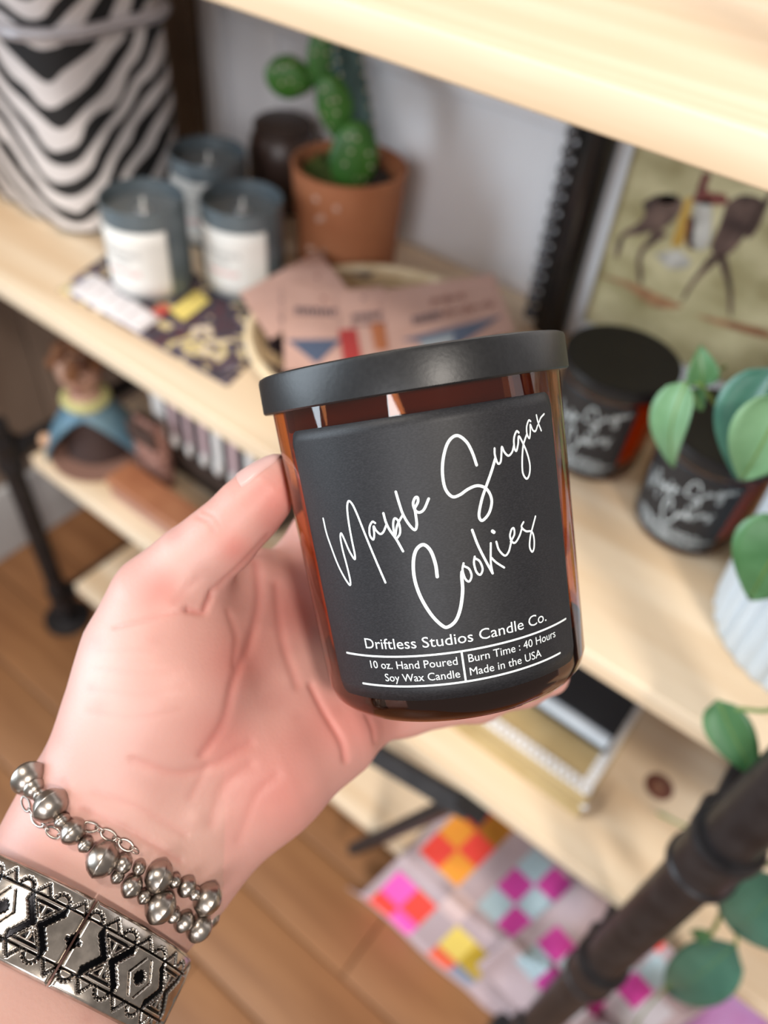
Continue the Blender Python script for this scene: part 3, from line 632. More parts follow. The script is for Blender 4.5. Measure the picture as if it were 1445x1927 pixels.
for k in range(len(sidx) - 1):
    a = chain_pt(CH[sidx[k]]); b = chain_pt(CH[sidx[k + 1]]); m_ = (a + b) / 2; x = b - a; ln = np.linalg.norm(x) / 2 + .0004; x /= np.linalg.norm(x)
    n_ = hgrad(m_[None])[0]; n_ -= x * (n_ @ x); n_ /= np.linalg.norm(n_) + 1e-9; y = np.cross(n_, x)
    if k % 2: y, n_ = (y + n_) / 1.414, (n_ - y) / 1.414
    Mw = np.stack([W2 @ x * ln, W2 @ y * (.0027 if k % 2 == 0 else .0018) , W2 @ n_ * (.0016)], 1); p = c2w(m_) - ORG[chain_t]
    o = bpy.data.objects.new('link', lme); C.objects.link(o); o.parent = chain_t
    o.matrix_local = Matrix([[*Mw[0], p[0]], [*Mw[1], p[1]], [*Mw[2], p[2]], [0, 0, 0, 1]])

# ---------------------------------------------------------------- things on board two
# zebra case
ZEB = mat('zebra_print', rough=.7); nt = ZEB.node_tree; L_ = nt.links.new
tc = node(nt, 'ShaderNodeTexCoord'); sx = node(nt, 'ShaderNodeSeparateXYZ'); n1 = node(nt, 'ShaderNodeTexNoise'); n1.inputs['Scale'].default_value = 8; n1.inputs['Detail'].default_value = 1.5
n2 = node(nt, 'ShaderNodeTexNoise'); n2.inputs['Scale'].default_value = 22; n2.inputs['Detail'].default_value = 1
def M_(op, a, b=0.0):
    q = node(nt, 'ShaderNodeMath', operation=op)
    for k, v in enumerate((a, b)):
        if isinstance(v, (int, float)): q.inputs[k].default_value = v
        else: L_(v, q.inputs[k])
    return q.outputs[0]
L_(tc.outputs['Object'], sx.inputs[0]); L_(tc.outputs['Object'], n1.inputs[0]); L_(tc.outputs['Object'], n2.inputs[0])
s_ = M_('SUBTRACT', M_('ADD', sx.outputs[0], sx.outputs[1]), .035)
sa = M_('SQRT', M_('ADD', M_('MULTIPLY', s_, s_), .0004))
ph = M_('SUBTRACT', sx.outputs[2], M_('MULTIPLY', sa, .62))
ph = M_('ADD', ph, M_('MULTIPLY', M_('SUBTRACT', n1.outputs[0], .5), .085)); ph = M_('ADD', ph, M_('MULTIPLY', M_('SUBTRACT', n2.outputs[0], .5), .020))
wv = M_('ADD', M_('SINE', M_('MULTIPLY', ph, 2 * PI / .0285)), M_('MULTIPLY', M_('SUBTRACT', n2.outputs[0], .5), 2.6))
rp = node(nt, 'ShaderNodeValToRGB'); e = rp.color_ramp.elements; e[0].position = .40; e[1].position = .47; e[0].color = (.012, .012, .013, 1); e[1].color = (.74, .70, .69, 1)
L_(M_('MULTIPLY_ADD', wv, .5), rp.inputs[0]); rp.inputs[0].links[0].from_node.inputs[2].default_value = .5
L_(rp.outputs[0], nt.nodes['Principled BSDF'].inputs['Base Color'])
def rbox_loop(x0, x1, y0, y1, r, n=8):
    out = []
    for cx, cy, a0 in ((x1 - r, y0 + r, -PI / 2), (x1 - r, y1 - r, 0), (x0 + r, y1 - r, PI / 2), (x0 + r, y0 + r, PI)):
        for i in range(n + 1): a = a0 + PI / 2 * i / n; out.append((cx + r * math.cos(a), cy + r * math.sin(a)))
    return out
def rbox(mb, x0, x1, y0, y1, prof, r):           # prof: (inset, z)
    n = 0; vs = []; fs = []
    for ins, z in prof:
        lp = rbox_loop(x0 + ins, x1 - ins, y0 + ins, y1 - ins, max(r - ins, .004)); n = len(lp); vs += [(x, y, z) for x, y in lp]
    for j in range(len(prof) - 1):
        for i in range(n): i2 = (i + 1) % n; fs.append((j * n + i, j * n + i2, (j + 1) * n + i2, (j + 1) * n + i))
    fs.append(tuple(range(n - 1, -1, -1))); fs.append(tuple((len(prof) - 1) * n + i for i in range(n))); mb.add(vs, fs); return mb
zx = (-.875, -.640, .395, .545)
t = thing('zebra_case', ((zx[0] + zx[1]) / 2, (zx[2] + zx[3]) / 2, S2), 'black and white zebra print zip case at the upper left', 'bag')
rbox(MB(), *zx, [(.012, S2), (.003, S2 + .008), (0, S2 + .03), (-.004, S2 + .10), (-.001, S2 + .178)], .045).build('body', ZEB, t)
rbox(MB(), *zx, [(.001, S2 + .181), (-.003, S2 + .20), (.004, S2 + .255), (.018, S2 + .272), (.04, S2 + .279)], .045).build('lid', ZEB, t)
ZT = mat('grey_zip_tape', (.62, .60, .63), .45)
lp = rbox_loop(zx[0] - .003, zx[1] + .003, zx[2] - .003, zx[3] + .003, .048); 
MB().tube([(x, y, S2 + .1795) for x, y in lp + [lp[0]]], .0075, 8, False, .75).build('zip_band', ZT, t)
lp = rbox_loop(zx[0] - .009, zx[1] + .009, zx[2] - .009, zx[3] + .009, .052)
MB().tube([(x, y, S2 + .1795) for x, y in lp + [lp[0]]], .0016, 6, False).build('zip_teeth', mat('zip_teeth', (.38, .37, .40), .3, .6), t)

# tin candles
TIN = noise_col(mat('grey_blue_tin', rough=.38, metal=.35), (.105, .135, .155), (.165, .20, .22), (30, 30, 30))
TINW = mat('grey_wax', (.17, .19, .20), .45); TLAB = noise_col(mat('cream_label', rough=.6), (.70, .69, .655), (.76, .75, .72), (12, 12, 12))
GREYP = mat('grey_print', (.20, .20, .21), .7); PINKP = mat('pink_print', (.78, .40, .39), .7)
def make_tin(face):
    t = thing('tin_candle', (0, 0, 0), 'x', 'candle', 'grey tin candles with cream labels')
    R0, H = .0362, .082
    MB().lathe([(R0 - .0025, 0), (R0 - .0006, .0006), (R0, .0025), (R0, H - .0015), (R0 - .0004, H), (R0 - .0016, H), (R0 - .0018, H - .002), (R0 - .0018, H - .013), (.003, H - .013)], n=56).build('tin', TIN, t)
    MB().lathe([(R0 - .0019, H - .0132), (R0 - .0030, H - .0122), (.002, H - .0118)], n=40).build('wax', TINW, t)
    MB().tube([(0, 0, H - .012), (.0007, 0, H - .006), (.0016, 0, H - .001)], .0013, 8).build('wick', mat('pale_wick', (.80, .78, .72), .8), t)
    MB().lathe([(.0066, H - .0119), (.0062, H - .0113), (.0022, H - .0111)], n=20).build('wick_disc', mat('tin_disc', (.6, .6, .6), .3, .8), t)
    P = [[((R0 + .0002) * math.sin(a), -(R0 + .0002) * math.cos(a), z) for z in np.linspace(.006, H - .016, 6)] for a in np.linspace(-1.15, 1.15, 33) + face]
    lo = MB().grid(P).build('label', TLAB, t); m = lo.modifiers.new('t', 'SOLIDIFY'); m.thickness = .0002; m.offset = -1
    def strip(mb, a0, a1, z, h):
        P = [[((R0 + .0005) * math.sin(a), -(R0 + .0005) * math.cos(a), zz) for zz in (z - h, z + h)] for a in np.linspace(a0, a1, 8) + face]; mb.grid(P)
    mb = MB(); rr = random.Random(3)
    x = -.52
    for k in range(15):
        w = .045 + .02 * rr.random(); strip(mb, x, x + .012, .046, .0024)
        if k % 2: strip(mb, x, x + w, .0477, .0004)
        if k % 3: strip(mb, x, x + w, .0443, .0004)
        x += w + .014
    for k in range(6): strip(mb, -.2 + k * .07, -.2 + k * .07 + .04, .038, .0013)
    mb.build('grey_lettering', GREYP, lo, smooth=False, root=t)
    mb = MB(); 
    for i in range(2):
        pts = [(.44 * math.sin(0) - .42 + .84 * u / 60, .0275 + .0016 * math.sin(u * .9 + i) + .0008 * math.sin(u * .37)) for u in range(61)]
        P = [[((R0 + .0005) * math.sin(a + face), -(R0 + .0005) * math.cos(a + face), z + s) for s in (-.0007, .0007)] for a, z in pts]; mb.grid(P)
    mb.build('pink_script', PINKP, lo, smooth=False, root=t); return t
tin = make_tin(.22)
SP = .0012
for i, (x, y, z, lb) in enumerate(((-.546, .402, S2 + SP, 'grey tin candle with cream label, leftmost of the three'), (-.487, .462, S2 + SP, 'grey tin candle with cream label nearest the terracotta pot'), (-.578, .508, S2, 'grey tin candle standing behind the other two'))):
    o = tin if i == 0 else copy_tree(tin); o.location = (x, y, z); o['label'] = lb
t = thing('brown_jar_shape', (-.572, .606, S2), 'dark brown jar shape behind the tin candles', 'jar')  # jar form standing in for an unidentified dark rounded patch
BRJ = mat('dark_brown_form', (.055, .032, .025), .4)
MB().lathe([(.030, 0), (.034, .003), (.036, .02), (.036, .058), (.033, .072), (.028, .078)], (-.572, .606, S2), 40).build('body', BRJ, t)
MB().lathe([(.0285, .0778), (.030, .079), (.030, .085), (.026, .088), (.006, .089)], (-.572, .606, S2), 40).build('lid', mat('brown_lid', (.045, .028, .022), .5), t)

# printed cloth with a paper label
def flat_quad(px_pts, Z, n=14, wob=.0006, seed=0):
    a, b, c, d = [np.array(atz(*p, Z)) for p in px_pts]; P = []
    r = np.random.default_rng(seed); ph = r.uniform(0, 6, 4)
    for i in range(n + 1):
        u = i / n; row = []
        for j in range(n + 1):
            v = j / n; p = a * (1 - u) * (1 - v) + b * u * (1 - v) + c * u * v + d * (1 - u) * v
            p = p + np.array((0, 0, wob * (1 + math.sin(9 * u + ph[0]) * math.sin(7 * v + ph[1])) * .5)); row.append(p)
        P.append(row)
    return P
CLOTH = mat('printed_cloth', rough=.8); nt = CLOTH.node_tree; L_ = nt.links.new
tc = node(nt, 'ShaderNodeTexCoord'); v1 = node(nt, 'ShaderNodeTexNoise'); v1.inputs['Scale'].default_value = 46; v1.inputs['Detail'].default_value = 1.5; v1.inputs['Distortion'].default_value = 1.2
rp = node(nt, 'ShaderNodeValToRGB'); rp.color_ramp.interpolation = 'CONSTANT'; e = rp.color_ramp.elements
e[0].position = 0; e[0].color = (.085, .030, .040, 1); e[1].position = .40; e[1].color = (.050, .038, .052, 1)
for p_, c_ in ((.53, (.20, .16, .21, 1)), (.58, (.62, .50, .22, 1)), (.66, (.70, .58, .50, 1))): q = e.new(p_); q.color = c_
L_(tc.outputs['Object'], v1.inputs[0]); L_(v1.outputs['Fac'], rp.inputs[0]); L_(rp.outputs[0], nt.nodes['Principled BSDF'].inputs['Base Color'])
ct = thing('printed_cloth', atz(330, 590, S2), 'purple and yellow floral cloth spread under the tin candles', 'cloth')
P = flat_quad([(108, 545), (235, 455), (560, 600), (428, 728)], S2 + .0002, 24, .0006)
o = MB().grid(P).build('cloth', CLOTH, ct); m = o.modifiers.new('t', 'SOLIDIFY'); m.thickness = .0006; m.offset = 1
pa = tag(MB().grid(flat_quad([(128, 548), (178, 514), (302, 600), (262, 628)], S2 + .0022, 8, .0006, 2)).build('paper_tag', noise_col(mat('white_paper', rough=.6), (.74, .70, .72), (.80, .77, .79), (40, 40, 40))), 'white paper tag lying in front of the leftmost tin candle', 'tag')
m = pa.modifiers.new('t', 'SOLIDIFY'); m.thickness = .0005; m.offset = 1
for i in range(5):
    a0 = atz(160 + i * 20, 540 + i * 13.5, S2 + .0034); b0 = atz(186 + i * 20, 522 + i * 13.5 + 4, S2 + .0034)
    MB().tube([a0, b0], .0007, 4, True, .3).build('printed_line', GREYP, pa)
yp = atz(355, 565, S2 + .002)
MB().grid(flat_quad([(318, 585), (370, 545), (395, 566), (345, 605)], S2 + .0012, 6, .0004, 3)).build('yellow_patch', mat('yellow_cloth', (.72, .58, .16), .8), ct)
MB().grid(flat_quad([(282, 588), (306, 570), (322, 582), (300, 600)], S2 + .0022, 6, .0004, 4)).build('red_patch', mat('red_cloth', (.45, .07, .05), .8), ct)

# terracotta pot with cacti
px_, py_ = -.452, .566
t = thing('potted_cactus', (px_, py_, S2), 'green pad cactus and blue column cactus in a terracotta pot', 'plant')
TERRA = noise_col(mat('terracotta', rough=.75), (.36, .125, .05), (.46, .18, .08), (14, 14, 14), bump=.1)
HP = .094
MB().lathe([(.046, 0), (.0485, .002), (.0495, .03), (.053, HP - .004), (.0535, HP - .001), (.0525, HP), (.0495, HP), (.0485, HP - .003), (.046, HP - .02), (.004, HP - .021)], (px_, py_, S2), 56).build('pot', TERRA, t)
mb = MB()
for i in range(7):
    a = -1.9 + rng.uniform(-.5, .5); z = rng.uniform(.02, .088); r = .0478 + .0055 * z / .09
    mb.ell((px_ + (r + .0005) * math.cos(a + .5), py_ + (r + .0005) * math.sin(a + .5), S2 + z), .003, .0012, .0025, None, 8, 6)
mb.build('lime_spots', mat('lime_scale', (.62, .42, .33), .9), t)
SOIL = noise_col(mat('dark_soil', rough=.95), (.018, .014, .012), (.06, .045, .035), (150, 150, 150), bump=.6, bdist=.003)
MB().lathe([(.0455, HP - .0208), (.040, HP - .014), (.02, HP - .011), (.002, HP - .010)], (px_, py_, S2), 40).build('soil', SOIL, t)
mb = MB(); 
for i in range(420):
    a = rng.uniform(1.7, 4.9); r = .043 * math.sqrt(rng.uniform(0, 1)); c = (px_ + r * math.cos(a) , py_ + r * math.sin(a), S2 + HP - .013 + .004 * rng.uniform()); 
    mb.ell(c, .0016, .0016, .0035 + .003 * rng.uniform(), None, 5, 3)
tag(mb.build('moss', noise_col(mat('moss', rough=.9), (.03, .06, .012), (.13, .17, .035), (60, 60, 60)), t), kind='stuff')
PAD = noise_col(mat('cactus_green', rough=.45), (.020, .085, .012), (.05, .17, .02), (25, 25, 25)); AREO = mat('areole', (.55, .50, .36), .8)
def pad(c, h, w, th, tilt, yaw, name='pad'):
    ct_, st_ = math.cos(tilt), math.sin(tilt); M = np.array(Matrix.Rotation(yaw, 3, 'Z') @ Matrix.Rotation(tilt, 3, 'Y'))
    b = MB(); b.ell((0, 0, 0), 1, 1, 1, None, 28, 16); vs = []
    for v in b.v:
        v = np.array(v); nar = 1 - .28 * max(0, -v[2]); vs.append(np.array(c) + M @ np.array((v[0] * w * nar, v[1] * th * (1 + .4 * max(0, -v[2])), v[2] * h)))
    b.v = [tuple(v) for v in vs]; o = b.build('pad', PAD, t)
    mb = MB()
    for i in range(-2, 3):
        for j in range(-2, 3):
            x, z = i * .36 + (j % 2) * .18, j * .33
            if x * x + z * z < .75 and rng.uniform() < .4:
                y = -math.sqrt(1 - x * x - z * z); p = np.array(c) + M @ np.array((x * w * (1 - .28 * max(0, -z)), y * th, z * h)); mb.ell(p, .0016, .0016, .0016, None, 6, 4)
    mb.build('areoles', AREO, o, root=t); return o
yw = .75
pad(at(664, 302, .556), .034, .022, .010, .10, yw); pad(at(632, 205, .562), .030, .0165, .009, -.28, yw); pad(at(546, 146, .562), .0225, .0185, .009, -1.45, yw); pad(at(610, 118, .572), .030, .015, .009, -.05, yw)
b0 = at(590, 152, .560); 
colc = [at(684, 300, .582), at(672, 220, .582), at(655, 130, .582), at(642, 60, .582), at(634, 20, .582)]
mb = MB(); P = spline(colc, 6); n = 20; vs = []; fs = []
for j, p in enumerate(P):
    for i in range(n): a = 2 * PI * i / n; r = .0145 * (1 + .16 * math.cos(5 * a)) * (1 if j < len(P) - 2 else .7); vs.append(p + r * np.array((math.cos(a), math.sin(a), 0)))
for j in range(len(P) - 1):
    for i in range(n): i2 = (i + 1) % n; fs.append((j * n + i, j * n + i2, (j + 1) * n + i2, (j + 1) * n + i))
fs += [tuple(range(n - 1, -1, -1)), tuple((len(P) - 1) * n + i for i in range(n))]; mb.add(vs, fs)
MB.build(mb, 'column', noise_col(mat('blue_cactus', rough=.6), (.018, .05, .045), (.06, .12, .11), (90, 90, 90)), t)
mb = MB()
for j in range(2, len(P) - 2, 2):
    for i in range(5): a = 2 * PI * i / 5; mb.ell(P[j] + .0172 * np.array((math.cos(a), math.sin(a), 0)), .0016, .0016, .0016, None, 6, 4)
mb.build('spines', AREO, t)

# woven basket tray
bx, by = -.322, .452
t = thing('woven_basket', (bx, by, S2), 'round coiled straw basket tray with dark motifs holding pink cards', 'basket')
STRAW = mat('coiled_straw', rough=.8); nt = STRAW.node_tree; L_ = nt.links.new
tc = node(nt, 'ShaderNodeTexCoord'); n1 = node(nt, 'ShaderNodeTexNoise'); n1.inputs['Scale'].default_value = 22; n1.inputs['Detail'].default_value = .5
rp = node(nt, 'ShaderNodeValToRGB'); rp.color_ramp.interpolation = 'CONSTANT'; e = rp.color_ramp.elements; e[0].position = 0; e[0].color = (.045, .028, .035, 1); e[1].position = .43; e[1].color = (.52, .38, .22, 1); q = e.new(.60); q.color = (.62, .48, .30, 1)
L_(tc.outputs['Object'], n1.inputs[0]); L_(n1.outputs['Fac'], rp.inputs[0]); L_(rp.outputs[0], nt.nodes['Principled BSDF'].inputs['Base Color'])
RIM = noise_col(mat('straw_rim', rough=.8), (.60, .46, .28), (.70, .57, .38), (80, 80, 80))
coil = [(.012 + .0062 * k, .0045) for k in range(12)] + [(.084, .006), (.0895, .009), (.0945, .0125), (.099, .0165), (.103, .021)]
for k, (r, z) in enumerate(coil):
    pts = [(bx + r * math.cos(a), by + r * math.sin(a), S2 + z) for a in np.linspace(0, 2 * PI, 73)]
    MB().tube(pts, .0036, 7, False).build('coil', STRAW, t)
MB().lathe([(.0005, .0012), (.0105, .0012), (.0105, .0072), (.0005, .0074)], (bx, by, S2), 16).build('coil_centre', STRAW, t)
r, z = .1065, .0255
MB().tube([(bx + r * math.cos(a), by + r * math.sin(a), S2 + z) for a in np.linspace(0, 2 * PI, 97)], .0045, 8, False).build('rim', RIM, t)

# pink cards in the basket
CARD = noise_col(mat('pink_card', rough=.7), (.55, .34, .28), (.60, .38, .32), (30, 30, 30)); NAVY = mat('navy_print', (.035, .04, .07), .7); BRP = mat('brown_print', (.20, .07, .05), .7)
def card(corners, Z, lift, label, marks):
    pl = [atz(x, y, Z + l) for (x, y), l in zip(corners, lift)]
    a, b, c, d = [np.array(p) for p in pl]
    t = thing('earring_card', (a + b + c + d) / 4, label, 'card', 'pink cards in the basket'); n = np.cross(b - a, d - a); n /= np.linalg.norm(n); n = n if n[2] > 0 else -n
    o = MB().prism([a, b, c, d], n * .0007).build('card', CARD, t, smooth=False)
    def uv(u, v, h): return a * (1 - u) * (1 - v) + b * u * (1 - v) + c * u * v + d * (1 - u) * v + n * h
    for (kind, u0, u1, v0, v1, m) in marks:
        mb = MB()
        if kind == 'bar': mb.prism([uv(u0, v0, .0008), uv(u1, v0, .0008), uv(u1, v1, .0008), uv(u0, v1, .0008)], n * .0003)
        elif kind == 'tri': mb.prism([uv(u0, v0, .0008), uv(u1, v0, .0008), uv((u0 + u1) / 2, v1, .0008)], n * .0003)
        elif kind == 'word':
            k = 9
            for i in range(k):
                x = u0 + (u1 - u0) * i / k; w = (u1 - u0) / k * .5
                mb.prism([uv(x, v0, .0008), uv(x + w, v0, .0008), uv(x + w, v1, .0008), uv(x, v1, .0008)], n * .0002)
                if i % 2 == 0: mb.prism([uv(x, v0, .0009), uv(x + w * 3, v0, .0009), uv(x + w * 3, v0 + (v1 - v0) * .3, .0009), uv(x, v0 + (v1 - v0) * .3, .0009)], n * .0002)
        elif kind == 'script':
            pts = [uv(u0 + (u1 - u0) * i / 60, (v0 + v1) / 2 + (v1 - v0) / 2 * math.sin(i * .8) * (.5 + .5 * math.sin(i * .23 + 1)), .0010) for i in range(61)]; mb.tube(pts, .0005, 5)
        elif kind == 'dot':
            ctr = uv((u0 + u1) / 2, (v0 + v1) / 2, .0009); rr = np.linalg.norm(uv(u1, v0, 0) - uv(u0, v0, 0)) / 2; e1 = (b - a) / np.linalg.norm(b - a); e2 = np.cross(n, e1)
            mb.prism([ctr + rr * (math.cos(x) * e1 + math.sin(x) * e2) for x in np.linspace(0, 2 * PI, 13)[:-1]], n * .0003)
        mb.build('printed_mark', m, o, smooth=False, root=t)
    return t
Zc = S2 + .0265
BLUEE = mat('slate_blue', (.09, .12, .19), .4); REDE = mat('red_enamel', (.42, .05, .05), .4); ORE = mat('orange_enamel', (.45, .16, .07), .4)
card([(450, 553), (598, 474), (655, 545), (508, 640)], Zc + .003, (0, .005, .005, 0), 'pink card at the left of the basket, farthest back', [('dot', .32, .36, .5, .55, NAVY), ('dot', .78, .82, .45, .5, BRP), ('word', .2, .34, .78, .86, NAVY)])
card([(530, 532), (645, 545), (672, 690), (535, 700)], Zc + .0095, (.003, .003, 0, 0), 'pink card with a blue triangle, second from the left', [('dot', .62, .70, .14, .19, BRP), ('word', .20, .82, .30, .39, NAVY), ('tri', .05, .85, .68, .95, BLUEE)])
card([(630, 548), (722, 540), (760, 690), (655, 700)], Zc + .0135, (.003, .003, 0, 0), 'pink card with red and orange drops, third from the left', [('dot', .50, .56, .12, .16, NAVY), ('word', .25, .80, .34, .42, NAVY), ('bar', -.05, .28, .52, .95, REDE), ('bar', .55, .85, .48, .8, ORE), ('script', .2, .85, .45, .5, NAVY)])
card([(716, 548), (928, 516), (968, 625), (736, 690)], Zc + .0175, (.002, .004, .002, 0), 'large pink card with navy lettering, rightmost in the basket', [('script', .40, .68, .24, .34, BRP), ('word', .22, .45, .46, .56, NAVY), ('script', .47, .90, .44, .56, BRP), ('tri', .1, .95, .72, .98, BLUEE), ('bar', .25, .55, .8, .93, mat('grey_charm', (.35, .40, .44), .3))])

# picture of a horse and rider, leaning at the back
t = thing('horse_picture', (-.03, .612, S2), 'painted picture of a horse and rider in a white frame', 'picture')
YP = .612
pw = (-.228, .165, S2 + .0005, S2 + .272)
PAINT = noise_col(mat('olive_paint', rough=.35), (.24, .20, .085), (.62, .56, .34), (16, 16, 26), detail=7, lo=.32, hi=.66)
MB().box(pw[0], pw[1], YP, YP + .012, pw[2], pw[3]).build('backing', mat('backing_board', (.3, .25, .2), .8), t, smooth=False)
FR = mat('white_frame', (.66, .69, .73), .4)
for (x0, x1, z0, z1) in ((pw[0], pw[0] + .017, pw[2], pw[3]), (pw[1] - .017, pw[1], pw[2], pw[3]), (pw[0] + .017, pw[1] - .017, pw[2], pw[2] + .017), (pw[0] + .017, pw[1] - .017, pw[3] - .017, pw[3])):
    MB().box(x0, x1, YP - .006, YP, z0, z1, .001).build('frame_strip', FR, t)
cv = MB().box(pw[0] + .017, pw[1] - .017, YP - .0015, YP, pw[2] + .017, pw[3] - .017).build('painted_canvas', PAINT, t, smooth=False)
def zp(x, y, Y): return at(900 + x / 2.651, 200 + y / 2.651, Y)
def paint(name, m, *polys):
    mb = MB()
    for k, po in enumerate(polys):
        sp = spline(po + [po[0]], 4)[:-1]; mb.prism([zp(x, y, YP - .0016) for x, y in sp], (0, -.0004, 0))
    mb.build(name, m, cv, smooth=False, root=t)
def pm(n, a, b): return noise_col(mat(n, rough=.4), a, b, (60, 60, 60), detail=5)
paint('painted_ground', pm('ochre_red', (.22, .09, .045), (.40, .22, .11)), [(600, 840), (760, 880), (900, 940), (1020, 1000), (880, 1000), (740, 900)], [(1080, 1040), (1300, 1080), (1445, 1120), (1445, 1160), (1200, 1090)])
paint('painted_horse', pm('horse_brown', (.045, .025, .022), (.16, .10, .08)), [(820, 480), (900, 440), (1000, 450), (1010, 520), (940, 600), (880, 620), (800, 640), (730, 650), (715, 700), (690, 760), (685, 700), (720, 630), (790, 590), (830, 540)],
      [(880, 600), (940, 640), (870, 690), (815, 750), (820, 870), (800, 870), (795, 740), (850, 660)], [(1240, 480), (1320, 440), (1420, 470), (1390, 560), (1320, 660), (1270, 720), (1200, 760), (1160, 700), (1200, 600)],
      [(1160, 740), (1205, 760), (1090, 870), (1030, 960), (1015, 960), (1070, 860)], [(1190, 750), (1235, 750), (1265, 900), (1265, 1030), (1250, 1030), (1240, 900)], [(1330, 640), (1380, 560), (1445, 430), (1470, 420), (1400, 600), (1350, 660)])
paint('painted_dapple', pm('grey_white', (.30, .28, .25), (.55, .53, .48)), [(880, 460), (960, 435), (1000, 470), (940, 490)], [(1085, 480), (1160, 470), (1150, 690), (1050, 700), (1065, 560)], [(880, 740), (1000, 720), (1060, 790), (960, 810)])
paint('painted_rider', pm('maroon_paint', (.10, .025, .03), (.25, .07, .05)), [(1120, 330), (1160, 340), (1140, 420), (1230, 440), (1230, 490), (1080, 480), (1090, 420)], [(1040, 560), (1080, 560), (1070, 690), (1110, 710), (1040, 700)])
paint('painted_saddle', pm('yellow_paint', (.42, .24, .04), (.55, .34, .07)), [(1035, 460), (1065, 460), (1040, 600), (1015, 690), (965, 690), (990, 600)])

# ribbed white planter with trailing vine
wx, wy = .0625, .413
t = thing('vine_planter', (wx, wy, S2), 'trailing green vine in a ribbed white planter at the right edge', 'plant')
n = 216; prof = [(.059, 0), (.0605, .0015), (.0612, .004), (.0625, .03), (.0655, .09), (.0685, .146), (.069, .1485), (.068, .15), (.0645, .15), (.0635, .145), (.0612, .13), (.005, .129)]; vs = []; fs = []
for k, (r, z) in enumerate(prof):
    for i in range(n):
        a = 2 * PI * i / n; rib = .0036 * (abs(math.sin(a * 16)) ** .6 - .8) if 0 < k < 7 else 0; vs.append((wx + (r + rib) * math.cos(a), wy + (r + rib) * math.sin(a), S2 + z))
for k in range(len(prof) - 1):
    for i in range(n): i2 = (i + 1) % n; fs.append((k * n + i, k * n + i2, (k + 1) * n + i2, (k + 1) * n + i))
fs += [tuple(range(n - 1, -1, -1)), tuple((len(prof) - 1) * n + i for i in range(n))]
MB().add(vs, fs).build('pot', mat('white_ceramic', (.52, .58, .63), .3), t)
MB().lathe([(.0608, .1292), (.05, .132), (.004, .135)], (wx, wy, S2), 32).build('soil', SOIL, t)
LEAF = noise_col(mat('leaf_green', rough=.38), (.045, .13, .045), (.085, .20, .085), (40, 40, 40)); LEAF2 = noise_col(mat('leaf_pale', rough=.42), (.10, .22, .10), (.16, .30, .16), (40, 40, 40)); LEAF3 = noise_col(mat('leaf_teal', rough=.35), (.03, .11, .075), (.055, .16, .11), (40, 40, 40))
STEM = mat('vine_stem', (.14, .22, .045), .5)
def leaf(base, tip, w, m, face=(0, -1, .6), curl=.15, fold=.25, asym=0):
    base = np.array(base); tip = np.array(tip); L = tip - base; ln = np.linalg.norm(L); e = L / ln; nrm = np.array(face, float); nrm -= e * (nrm @ e); nrm /= np.linalg.norm(nrm); s = np.cross(e, nrm); P = []
    for i in range(15):
        u = i / 14; ww = w * (math.sin(PI * min(u * 1.0, 1) ** .62) ** .85) * (1 - .12 * u) + .0003; row = []
        for j in range(9):
            v = -1 + j / 4; row.append(base + e * ln * u + s * ww * (v + asym * (1 - v * v)) + nrm * (ln * curl * math.sin(PI * u) + fold * ww * (v * v) - .02 * ln * (1 - abs(v)) ))
        P.append(row)
    o = MB().grid(P).build('leaf', m, t); mo = o.modifiers.new('t', 'SOLIDIFY'); mo.thickness = .0005
    MB().tube([base + e * ln * u + nrm * (ln * curl * math.sin(PI * u) - .02 * ln + .0002) for u in np.linspace(0, .96, 12)], [.0006 * (1 - .6 * u) for u in np.linspace(0, 1, 12)], 5).build('midrib', STEM, o, root=t)
def vine(pts, r=.0012): MB().tube(spline(pts, 6), r, 7).build('vine', STEM, t)
top = np.array((wx - .02, wy - .02, S2 + .13))
v1 = [top, at(1470, 820, .345), at(1425, 850, .345), at(1390, 815, .36), at(1350, 765, .35), at(1318, 725, .345), at(1290, 722, .34)]; vine(v1)
vine([at(1318, 725, .345), at(1345, 700, .36), at(1365, 690, .37)], .0009)
leaf(at(1290, 718, .34), at(1266, 880, .335), .0115, LEAF2, (-.5, -1, .5), .14, .3)
leaf(at(1322, 728, .345), at(1318, 650, .35), .0075, LEAF, (.3, -1, .6), .1, .5)
leaf(at(1300, 735, .345), at(1322, 772, .34), .005, LEAF, (.3, -1, .6), .1, .4)
leaf(at(1465, 690, .34), at(1388, 905, .33), .0155, LEAF3, (-.6, -1, .5), .12, .5)
leaf(at(1480, 740, .32), at(1395, 905, .315), .016, LEAF2, (.2, -1, .7), .1, .35)
leaf(at(1498, 975, .31), at(1410, 1130, .30), .019, LEAF, (-.2, -1, .6), .1, .2)
v2 = [top + np.array((.01, -.01, 0)), at(1500, 1080, .32), at(1500, 1230, .295), at(1460, 1330, .288), at(1385, 1334, .286)]; vine(v2)
leaf(at(1350, 1318, .286), at(1425, 1468, .280), .0125, LEAF, (-.3, -1, .7), .06, .15, .25)
vine([at(1500, 1230, .295), at(1520, 1450, .29), at(1500, 1600, .29), at(1395, 1640, .292), at(1368, 1690, .29), at(1345, 1745, .29), at(1322, 1772, .29)], .0016)
vine([at(1395, 1640, .292), at(1388, 1700, .29), at(1385, 1780, .288)], .001)
vine([at(1500, 1600, .29), at(1350, 1580, .36), at(1290, 1555, .38), at(1238, 1530, .385)], .0012)
leaf(at(1480, 1655, .285), at(1380, 1755, .283), .026, LEAF3, (-.2, -1, .7), .1, .15)
leaf(at(1385, 1778, .29), at(1255, 1870, .29), .021, LEAF3, (-.2, -1, .8), .08, .15)
leaf(at(1340, 1760, .29), at(1298, 1752, .288), .006, LEAF, (0, -1, .5), .1, .3)
